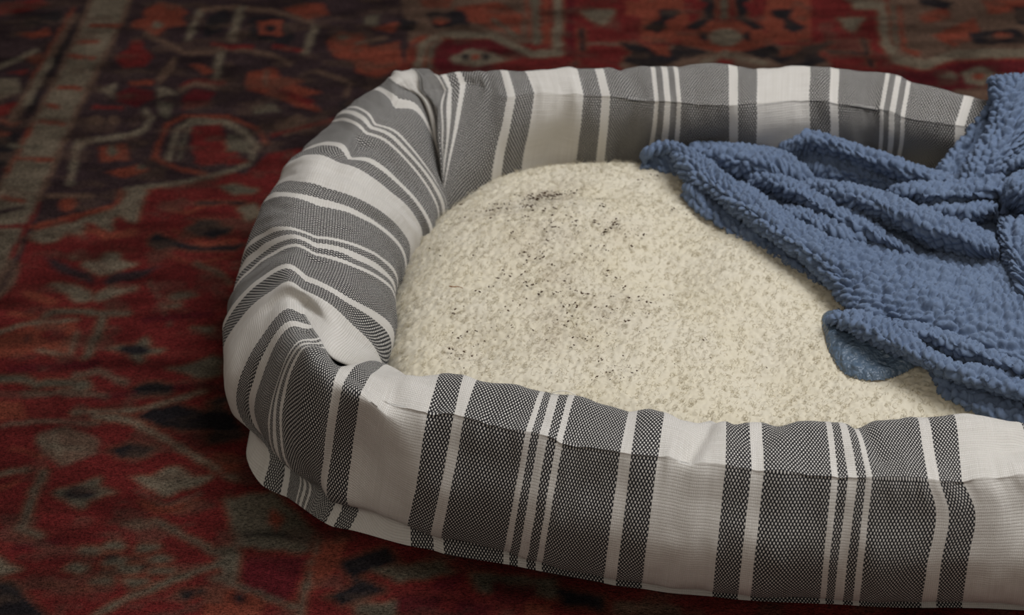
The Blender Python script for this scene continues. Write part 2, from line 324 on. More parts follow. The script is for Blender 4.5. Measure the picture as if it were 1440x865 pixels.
('G',[-0.402,1.226,-0.381,1.227,-0.368,1.219,-0.345,1.222,-0.328,1.214,-0.328,1.222,-0.347,1.23,-0.369,1.227,-0.382,1.235,-0.404,1.234]),
('B',[-0.342,1.229,-0.322,1.237,-0.297,1.219,-0.296,1.227,-0.323,1.245,-0.344,1.237]),
('G',[-0.342,1.227,-0.329,1.229,-0.324,1.217,-0.337,1.215]),
('N',[-0.295,1.218,-0.279,1.227,-0.26,1.223,-0.264,1.209,-0.287,1.209]),
('B',[-0.376,1.207,-0.344,1.209,-0.311,1.206,-0.312,1.213,-0.345,1.217,-0.378,1.214]),
('K',[-0.334,1.186,-0.281,1.19,-0.255,1.203,-0.234,1.213,-0.235,1.217,-0.257,1.207,-0.282,1.194,-0.335,1.19]),
('N',[-0.234,1.201,-0.219,1.209,-0.211,1.204,-0.228,1.195]),
('O',[-0.397,1.201,-0.375,1.201,-0.366,1.181,-0.392,1.178]),
('O',[-0.201,1.18,-0.202,1.176,-0.206,1.173,-0.212,1.173,-0.216,1.176,-0.218,1.18,-0.217,1.184,-0.213,1.186,-0.208,1.186,-0.203,1.184]),
('N',[-0.284,1.183,-0.273,1.193,-0.255,1.198,-0.232,1.188,-0.223,1.199,-0.207,1.181,-0.201,1.158,-0.227,1.149,-0.224,1.166,-0.245,1.166,-0.262,1.17]),
('B',[-0.385,1.17,-0.354,1.175,-0.311,1.172,-0.311,1.177,-0.355,1.181,-0.386,1.175]),
('K',[-0.317,1.18,-0.29,1.176,-0.261,1.155,-0.225,1.126,-0.199,1.106,-0.198,1.111,-0.224,1.131,-0.26,1.16,-0.29,1.183,-0.318,1.187]),
('B',[-0.357,1.163,-0.336,1.173,-0.307,1.156,-0.309,1.138,-0.329,1.124,-0.347,1.138]),
('K',[-0.353,1.153,-0.337,1.141,-0.317,1.143,-0.318,1.149,-0.338,1.147,-0.352,1.158]),
('K',[-0.346,1.167,-0.336,1.137,-0.333,1.138,-0.344,1.168]),
('O',[-0.373,1.144,-0.346,1.134,-0.346,1.138,-0.373,1.148]),
('N',[-0.299,1.145,-0.286,1.152,-0.263,1.147,-0.27,1.136,-0.291,1.135]),
('K',[-0.278,1.113,-0.261,1.112,-0.253,1.124,-0.24,1.122,-0.233,1.112,-0.217,1.115,-0.224,1.104,-0.241,1.097,-0.25,1.089,-0.268,1.104]),
('O',[-0.272,1.089,-0.252,1.083,-0.221,1.089,-0.232,1.073,-0.256,1.072]),
('B',[-0.273,1.096,-0.249,1.079,-0.223,1.093,-0.224,1.096,-0.249,1.082,-0.272,1.099]),
('O',[-0.221,1.138,-0.205,1.141,-0.196,1.12,-0.21,1.115]),
('G',[-0.333,1.097,-0.319,1.101,-0.3,1.112,-0.297,1.099,-0.284,1.096,-0.302,1.089,-0.305,1.077,-0.319,1.085]),
('N',[-0.299,1.094,-0.301,1.09,-0.307,1.088,-0.314,1.088,-0.321,1.09,-0.324,1.094,-0.322,1.098,-0.317,1.1,-0.309,1.1,-0.302,1.098]),
('G',[-0.345,1.123,-0.347,1.091,-0.349,1.059,-0.344,1.056,-0.342,1.088,-0.34,1.12]),
('G',[-0.35,1.054,-0.328,1.044,-0.328,1.05,-0.349,1.061]),
('O',[-0.374,1.095,-0.356,1.107,-0.357,1.11,-0.376,1.099]),
('K',[-0.378,1.113,-0.353,1.119,-0.355,1.123,-0.379,1.117]),
('B',[-0.28,1.062,-0.265,1.067,-0.25,1.059,-0.266,1.054]),
('G',[-0.256,1.064,-0.23,1.045,-0.208,1.03,-0.192,1.034,-0.193,1.039,-0.208,1.035,-0.229,1.05,-0.255,1.069]),
('G',[-0.192,1.029,-0.221,1.013,-0.261,0.988,-0.282,0.97,-0.28,0.966,-0.259,0.983,-0.219,1.008,-0.19,1.024]),
('G',[-0.285,1.033,-0.286,1.03,-0.291,1.029,-0.297,1.029,-0.302,1.03,-0.304,1.033,-0.303,1.035,-0.298,1.037,-0.292,1.037,-0.287,1.035]),
('G',[-0.289,1.016,-0.291,1.013,-0.295,1.011,-0.301,1.011,-0.306,1.013,-0.308,1.016,-0.307,1.018,-0.302,1.02,-0.297,1.02,-0.292,1.018]),
('G',[-0.268,1.038,-0.269,1.035,-0.273,1.034,-0.279,1.034,-0.284,1.035,-0.286,1.038,-0.285,1.041,-0.281,1.042,-0.275,1.042,-0.27,1.041]),
('G',[-0.244,1.037,-0.246,1.034,-0.25,1.032,-0.256,1.032,-0.261,1.034,-0.263,1.037,-0.262,1.039,-0.257,1.041,-0.252,1.041,-0.247,1.039]),
('G',[-0.234,1.025,-0.236,1.022,-0.24,1.021,-0.246,1.021,-0.251,1.022,-0.253,1.025,-0.252,1.027,-0.247,1.029,-0.241,1.029,-0.237,1.027]),
('G',[-0.231,1.013,-0.233,1.01,-0.237,1.009,-0.243,1.009,-0.248,1.01,-0.25,1.013,-0.248,1.015,-0.244,1.017,-0.238,1.017,-0.233,1.015]),
('G',[-0.272,1.002,-0.273,1.0,-0.277,0.998,-0.283,0.998,-0.288,1.0,-0.29,1.002,-0.289,1.005,-0.284,1.006,-0.279,1.006,-0.274,1.005]),
('G',[-0.248,1.002,-0.25,1.0,-0.254,0.998,-0.26,0.998,-0.265,1.0,-0.267,1.002,-0.265,1.005,-0.261,1.006,-0.255,1.006,-0.25,1.005]),
('G',[-0.266,1.022,-0.267,1.019,-0.272,1.018,-0.278,1.018,-0.282,1.019,-0.285,1.022,-0.283,1.025,-0.279,1.026,-0.273,1.026,-0.268,1.025]),
('G',[-0.255,1.015,-0.256,1.012,-0.261,1.011,-0.267,1.011,-0.271,1.012,-0.274,1.015,-0.272,1.017,-0.268,1.019,-0.262,1.019,-0.257,1.017]),
('N',[-0.273,1.027,-0.274,1.026,-0.276,1.025,-0.28,1.025,-0.283,1.026,-0.285,1.027,-0.284,1.028,-0.281,1.029,-0.277,1.029,-0.274,1.028]),
('N',[-0.255,1.025,-0.256,1.024,-0.259,1.023,-0.263,1.023,-0.266,1.024,-0.267,1.025,-0.266,1.026,-0.263,1.027,-0.26,1.027,-0.256,1.026]),
('N',[-0.272,1.011,-0.273,1.009,-0.276,1.009,-0.28,1.009,-0.283,1.009,-0.284,1.011,-0.283,1.012,-0.281,1.013,-0.277,1.013,-0.274,1.012]),
('N',[-0.247,1.018,-0.248,1.016,-0.25,1.016,-0.254,1.016,-0.257,1.016,-0.258,1.018,-0.258,1.019,-0.255,1.02,-0.251,1.02,-0.248,1.019]),
('G',[-0.206,1.038,-0.189,1.033,-0.189,1.003,-0.199,1.003]),
('G',[-0.207,1.088,-0.172,1.096,-0.139,1.053,-0.143,1.032,-0.191,1.037]),
('N',[-0.19,1.05,-0.14,1.045,-0.14,1.048,-0.19,1.053]),
('D',[-0.187,1.026,-0.143,1.027,-0.144,1.015,-0.151,0.983,-0.183,0.985]),
('G',[-0.137,1.045,-0.141,1.008,-0.145,0.967,-0.141,0.966,-0.137,1.007,-0.133,1.043]),
('O',[-0.208,0.996,-0.189,0.998,-0.167,0.985,-0.17,0.966,-0.207,0.966]),
('N',[-0.215,0.989,-0.216,0.986,-0.218,0.984,-0.222,0.984,-0.225,0.986,-0.227,0.989,-0.226,0.993,-0.223,0.995,-0.22,0.995,-0.217,0.993]),
('N',[-0.181,0.987,-0.181,0.983,-0.183,0.981,-0.185,0.981,-0.187,0.983,-0.188,0.987,-0.188,0.99,-0.186,0.992,-0.184,0.992,-0.182,0.99]),
('N',[-0.208,0.992,-0.209,0.99,-0.21,0.989,-0.212,0.989,-0.214,0.99,-0.215,0.992,-0.215,0.994,-0.213,0.996,-0.211,0.996,-0.209,0.994]),
('G',[-0.205,1.004,-0.144,0.974,-0.143,0.978,-0.204,1.008]),
('K',[-0.36,1.029,-0.337,1.013,-0.356,1.006]),
('N',[-0.355,1.004,-0.34,1.001,-0.311,0.968,-0.347,0.968]),
('O',[-0.32,0.999,-0.285,0.992,-0.285,0.995,-0.321,1.002]),
('D',[-0.346,1.033,-0.313,1.04,-0.315,1.048,-0.348,1.04]),
('O',[-0.171,1.079,-0.161,1.068,-0.166,1.053,-0.174,1.066]),
('O',[-0.134,1.044,-0.114,1.048,-0.121,1.015,-0.135,0.992,-0.139,1.015]),
('N',[-0.119,1.022,-0.088,1.038,-0.078,1.022,-0.106,1.008,-0.084,0.994,-0.114,0.978,-0.126,0.987,-0.108,0.999]),
('G',[-0.098,1.015,-0.049,1.023,-0.039,1.011,-0.078,1.002]),
('D',[-0.052,1.006,-0.028,1.015,-0.038,0.994,-0.053,0.992]),
('G',[-0.029,1.011,0.029,1.004,0.029,0.987,-0.024,0.992]),
('D',[-0.015,1.001,0.019,0.999,0.01,0.98,-0.014,0.983]),
('N',[0.029,0.997,0.063,0.988,0.062,0.973,0.034,0.98]),
('D',[-0.077,0.988,-0.048,0.987,-0.052,0.972,-0.078,0.973]),
('G',[-0.105,0.98,-0.077,0.983,-0.078,0.968,-0.105,0.968]),
('B',[0.067,0.985,0.115,0.978,0.114,0.968,0.067,0.969]),
('D',[-0.038,0.983,-0.014,0.98,-0.016,0.968,-0.038,0.968]),
('O',[0.01,0.983,0.029,0.978,0.024,0.968,0.008,0.968]),
('B',[-0.119,1.915,0.03,1.915,0.026,1.787,0.0,1.784,-0.022,1.802,-0.079,1.805,-0.104,1.787]),
('O',[-0.159,1.769,-0.114,1.79,-0.108,1.739,-0.132,1.71,-0.153,1.727]),
('B',[-0.156,1.779,-0.125,1.795,-0.126,1.804,-0.158,1.788]),
('O',[-0.145,1.818,-0.117,1.833,-0.118,1.808]),
('G',[-0.152,1.846,-0.136,1.849,-0.138,1.821,-0.151,1.824]),
('O',[-0.059,1.865,-0.015,1.878,0.011,1.849,0.007,1.805,-0.022,1.818,-0.051,1.84]),
('G',[-0.023,1.836,0.006,1.795,0.008,1.803,-0.021,1.844]),
('N',[-0.09,1.853,-0.051,1.859,-0.041,1.824,-0.078,1.818]),
('O',[-0.064,1.833,-0.066,1.829,-0.07,1.826,-0.075,1.826,-0.08,1.829,-0.082,1.833,-0.08,1.838,-0.076,1.841,-0.07,1.841,-0.066,1.838]),
('N',[-0.117,1.84,-0.095,1.833,-0.101,1.811,-0.116,1.818]),
('O',[-0.096,1.882,-0.06,1.888,-0.066,1.865,-0.091,1.862]),
('D',[-0.082,1.79,-0.021,1.793,0.001,1.772,0.016,1.757,0.045,1.766,0.061,1.722,-0.075,1.719]),
('R',[-0.014,1.757,0.057,1.76,0.064,1.722,-0.021,1.722]),
('O',[-0.102,1.726,-0.098,1.784,-0.085,1.797,-0.088,1.807,-0.102,1.79,-0.107,1.729]),
('K',[-0.09,1.728,-0.085,1.78,-0.071,1.798,-0.022,1.795,-0.0,1.774,0.018,1.755,0.05,1.758,0.05,1.773,0.019,1.77,0.003,1.788,-0.021,1.81,-0.073,1.813,-0.092,1.788,-0.097,1.732]),
('G',[-0.079,1.73,-0.079,1.776,-0.069,1.79,-0.071,1.796,-0.083,1.779,-0.083,1.731]),
('K',[-0.062,1.754,-0.043,1.775,-0.02,1.766,-0.003,1.751,-0.032,1.736,-0.055,1.742]),
('N',[-0.042,1.757,-0.042,1.752,-0.044,1.748,-0.047,1.748,-0.049,1.752,-0.05,1.757,-0.049,1.762,-0.047,1.765,-0.045,1.765,-0.043,1.762]),
('N',[-0.022,1.757,-0.023,1.752,-0.025,1.748,-0.027,1.748,-0.029,1.752,-0.03,1.757,-0.03,1.762,-0.028,1.765,-0.025,1.765,-0.023,1.762]),
('O',[-0.032,1.757,-0.033,1.752,-0.035,1.75,-0.037,1.75,-0.039,1.752,-0.04,1.757,-0.039,1.761,-0.037,1.764,-0.035,1.764,-0.033,1.761]),
('G',[0.02,1.915,0.022,1.783,0.029,1.784,0.028,1.915]),
('O',[0.033,1.915,0.031,1.784,0.037,1.784,0.039,1.915]),
('K',[0.044,1.915,0.041,1.769,0.05,1.769,0.053,1.915]),
('O',[0.014,1.915,0.016,1.794,0.019,1.795,0.017,1.915]),
('D',[0.058,1.915,0.054,1.757,0.061,1.757,0.065,1.915]),
('K',[0.069,1.859,0.108,1.862,0.096,1.824,0.082,1.833]),
('N',[0.069,1.817,0.069,1.768,0.073,1.769,0.073,1.818]),
('N',[0.064,1.752,0.06,1.737,0.063,1.735,0.066,1.75]),
('B',[0.077,1.781,0.11,1.781,0.11,1.787,0.077,1.787]),
('O',[0.119,1.882,0.141,1.875,0.136,1.843,0.117,1.849]),
('O',[0.271,1.915,0.316,1.915,0.3,1.787,0.264,1.787,0.255,1.833]),
('O',[0.18,1.915,0.135,1.915,0.129,1.787,0.164,1.787,0.182,1.833]),
('B',[0.264,1.784,0.316,1.742,0.306,1.725,0.216,1.725,0.22,1.772]),
('B',[0.164,1.784,0.105,1.742,0.111,1.725,0.202,1.725,0.206,1.772]),
('O',[0.165,1.799,0.202,1.833,0.234,1.833,0.271,1.794,0.241,1.77,0.206,1.767,0.173,1.782]),
('K',[0.233,1.799,0.229,1.787,0.219,1.78,0.208,1.78,0.2,1.787,0.198,1.799,0.202,1.811,0.212,1.818,0.223,1.818,0.231,1.811]),
('N',[0.198,1.801,0.197,1.794,0.195,1.79,0.192,1.79,0.19,1.794,0.19,1.801,0.191,1.807,0.194,1.811,0.196,1.811,0.198,1.807]),
('N',[0.242,1.801,0.241,1.794,0.238,1.79,0.236,1.79,0.234,1.794,0.234,1.801,0.235,1.807,0.238,1.811,0.24,1.811,0.242,1.807]),
('N',[0.236,1.915,0.253,1.915,0.241,1.843,0.259,1.818,0.246,1.813,0.231,1.84]),
('N',[0.215,1.915,0.199,1.915,0.197,1.843,0.175,1.818,0.188,1.813,0.207,1.84]),
('R',[0.241,1.875,0.269,1.888,0.259,1.849,0.246,1.846]),
('R',[0.203,1.875,0.177,1.888,0.18,1.849,0.193,1.846]),
('R',[0.217,1.915,0.235,1.915,0.226,1.833,0.21,1.833]),
('G',[0.219,1.898,0.214,1.84,0.221,1.84,0.226,1.898]),
('N',[0.267,1.859,0.292,1.862,0.285,1.841,0.301,1.818,0.285,1.808,0.272,1.824]),
('N',[0.174,1.859,0.15,1.862,0.153,1.841,0.133,1.818,0.148,1.808,0.163,1.824]),
('O',[0.279,1.827,0.277,1.821,0.272,1.817,0.266,1.817,0.262,1.821,0.261,1.827,0.264,1.834,0.269,1.838,0.274,1.838,0.278,1.834]),
('O',[0.174,1.827,0.172,1.821,0.168,1.817,0.162,1.817,0.158,1.821,0.157,1.827,0.159,1.834,0.164,1.838,0.169,1.838,0.173,1.834]),
('N',[0.271,1.772,0.289,1.778,0.324,1.791,0.304,1.764,0.314,1.748,0.288,1.733,0.266,1.739,0.254,1.754]),
('N',[0.155,1.772,0.138,1.778,0.106,1.791,0.12,1.764,0.108,1.748,0.131,1.733,0.154,1.739,0.169,1.754]),
('N',[0.227,1.766,0.261,1.784,0.272,1.763,0.249,1.752]),
('N',[0.198,1.766,0.167,1.784,0.153,1.763,0.173,1.752]),
('O',[0.271,1.778,0.294,1.784,0.282,1.763,0.265,1.757]),
('O',[0.157,1.778,0.134,1.784,0.143,1.763,0.158,1.757]),
('K',[0.187,1.741,0.204,1.753,0.212,1.764,0.221,1.753,0.252,1.738,0.253,1.746,0.223,1.761,0.213,1.773,0.203,1.761,0.186,1.749]),
('R',[0.204,1.745,0.221,1.745,0.216,1.73,0.204,1.73]),
('K',[0.222,1.76,0.22,1.755,0.216,1.753,0.212,1.753,0.209,1.755,0.208,1.76,0.21,1.764,0.213,1.767,0.218,1.767,0.221,1.764]),
('K',[0.335,1.841,0.363,1.841,0.346,1.808,0.339,1.818]),
('N',[0.352,1.795,0.352,1.732,0.356,1.734,0.356,1.797]),
('N',[0.312,1.766,0.35,1.76,0.351,1.766,0.313,1.772]),
('B',[0.331,1.915,0.399,1.915,0.384,1.869,0.352,1.875]),
('B',[0.396,1.915,0.556,1.915,0.525,1.769,0.439,1.763,0.407,1.742,0.382,1.751]),
('K',[0.353,1.861,0.379,1.862,0.371,1.784,0.378,1.743,0.405,1.73,0.44,1.753,0.522,1.756,0.526,1.775,0.443,1.772,0.408,1.749,0.385,1.759,0.381,1.79,0.389,1.876,0.357,1.883]),
('O',[0.399,1.868,0.389,1.769,0.403,1.757,0.407,1.768,0.395,1.774,0.405,1.87]),
('G',[0.392,1.868,0.382,1.774,0.386,1.775,0.397,1.869]),
('O',[0.424,1.802,0.475,1.841,0.475,1.802,0.441,1.778]),
('O',[0.418,1.849,0.45,1.865,0.453,1.84,0.421,1.827]),
('N',[0.461,1.808,0.514,1.818,0.522,1.787,0.464,1.782]),
('O',[0.506,1.802,0.504,1.799,0.498,1.796,0.492,1.796,0.487,1.799,0.486,1.802,0.489,1.806,0.494,1.808,0.5,1.808,0.505,1.806]),
('N',[0.424,1.898,0.459,1.875,0.449,1.859,0.423,1.872]),
('O',[0.49,1.882,0.543,1.888,0.529,1.856,0.491,1.849]),
('N',[0.52,1.865,0.546,1.869,0.537,1.824,0.516,1.827]),
('D',[0.37,1.73,0.404,1.725,0.444,1.745,0.52,1.748,0.504,1.671,0.422,1.671,0.379,1.702]),
('K',[0.438,1.722,0.461,1.739,0.473,1.722,0.457,1.696,0.441,1.702]),
('O',[0.461,1.716,0.459,1.711,0.455,1.708,0.452,1.708,0.45,1.711,0.45,1.716,0.452,1.721,0.455,1.724,0.459,1.724,0.461,1.721]),
('K',[0.414,1.716,0.434,1.727,0.433,1.71]),
('K',[0.475,1.719,0.494,1.722,0.483,1.707]),
('B',[0.426,1.69,0.467,1.693,0.46,1.668,0.422,1.668])]
PAL = {'R': (.072, .0094, .0088), 'D': (.050, .0060, .0078), 'O': (.104, .025, .0150), 'K': (.088, .070, .050), 'G': (.060, .050, .036),
       'N': (.0095, .0080, .0092), 'A': (.021, .0125, .0135), 'B': (.068, .041, .029)}
def build_rug():
    st = .0027; x0, x1, y0, y1 = -1.0, 1.05, .62, 2.5
    xs = np.arange(x0, x1, st); ys = np.arange(y0, y1, st); nx, ny = len(xs), len(ys)
    X, Y = np.meshgrid(xs, ys, indexing='ij')
    # the woven pattern is drawn once over the middle of the rug and turns back on itself towards its edges
    C = np.zeros((nx, ny, 3)); C[:] = PAL['R']
    jx = fbm(X * 120, Y * 120, 3, 2) * .0016; jy = fbm(X * 120, Y * 120, 9, 2) * .0016
    PX = X + jx; PY = Y + jy
    PY = np.where(PY > 1.93, 3.86 - PY, PY); PY = np.where(PY < .962, 1.924 - PY, PY)
    hw = .3452 + .21 * (PY - .976) + .004
    PX = np.where(PX > hw, 2 * hw - PX, PX); PX = np.where(PX < -hw, -2 * hw - PX, PX)
    for c, q in RUG:
        q = np.array(q).reshape(-1, 2); lo = q.min(0); hi = q.max(0)
        k = (PX > lo[0] - .012) & (PX < hi[0] + .012) & (PY > lo[1] - .012) & (PY < hi[1] + .012)
        ii = np.nonzero(k.any(1))[0]; jj = np.nonzero(k.any(0))[0]
        if len(ii) == 0: continue
        a, b, e, f = ii[0], ii[-1] + 1, jj[0], jj[-1] + 1
        m = (inside(np.stack([PX[a:b, e:f], PY[a:b, e:f]], -1).reshape(-1, 2), q).reshape(b - a, f - e)) & k[a:b, e:f]
        if c in 'KGN':                                              # a worn rust outline round the pale and dark motifs, on red ground only
            g = m.copy()
            for r in range(1): h = g.copy(); h[1:] |= g[:-1]; h[:-1] |= g[1:]; h[:, 1:] |= g[:, :-1]; h[:, :-1] |= g[:, 1:]; g = h
            sub = C[a:b, e:f]; red = np.abs(sub - np.array(PAL['R'])).sum(-1) < .004
            sub[g & ~m & red] = (.080, .026, .0155)
        C[a:b, e:f][m] = PAL[c]
    for k in range(1):                                              # yarn ends blend into each other
        C = (C + np.roll(C, 1, 0) + np.roll(C, -1, 0) + np.roll(C, 1, 1) + np.roll(C, -1, 1)) / 5
    wear = fbm(X * 22, Y * 60, 21, 3)                               # faded patches
    mud = np.clip(fbm(X * 40 + 5, Y * 62, 77, 3) * 1.5 - .06, 0, .5)[..., None]; C = C * (1 - mud) + np.array(PAL['B']) * .7 * mud
    C = C * (1 + .7 * wear[..., None]) + np.clip(fbm(X * 30, Y * 80, 31, 2), 0, 1)[..., None] * np.array([.010, .007, .004])
    C = np.clip(C, .002, 1)
    Z = .006 + .0006 * fbm(X * 260, Y * 260, 41, 1)
    G = np.stack([X, Y, Z], -1).reshape(-1, 3)
    n0 = len(G); ring = np.concatenate([np.arange(nx) * ny, (nx - 1) * ny + np.arange(1, ny), (np.arange(nx - 1)[::-1]) * ny + ny - 1, np.arange(1, ny - 1)[::-1]])
    low = G[ring].copy(); low[:, 2] = 0
    Fq = grid_faces(nx, ny); a = ring; b = np.roll(ring, -1); ia = n0 + np.arange(len(ring)); ib = np.roll(ia, -1)
    Fq = np.vstack([Fq, np.stack([a, ia, ib, b], -1)])
    Cc = np.vstack([C.reshape(-1, 3), C.reshape(-1, 3)[ring]])
    t = NT('woven_rug_pile'); at = t.n('ShaderNodeAttribute', attribute_name='dye').outputs[0]
    co = t.n('ShaderNodeTexCoord').outputs['Object']
    weft = t.noise(t.n('ShaderNodeMapping', [co, None, None, (1, 2.4, 1)]).outputs[0], 420, 2)
    hair = t.noise(co, 900, 2)
    f = t.n('ShaderNodeMapRange', [t.math('ADD', t.math('MULTIPLY', weft, .6), t.math('MULTIPLY', hair, .4)), .34, .66, .35, 1.65]).outputs[0]
    t.colour(t.mix(1., at, at)); mul = t.n('ShaderNodeMix', data_type='RGBA', blend_type='MULTIPLY'); mul.inputs[0].default_value = 1
    t.t.links.new(at, mul.inputs[6]); gv = t.n('ShaderNodeCombineColor', [f, f, f]); t.t.links.new(gv.outputs[0], mul.inputs[7]); t.colour(mul.outputs[2])
    t.bump(t.math('ADD', weft, hair), .8, .002); t.b.inputs['Specular IOR Level'].default_value = .05
    o = mesh('patterned_rug', np.vstack([G, low]), Fq, t.m, attrs={'dye': Cc})
    return tag(o, 'faded red oriental rug with dark and tan floral pattern under the pet bed', 'rug')
build_rug()

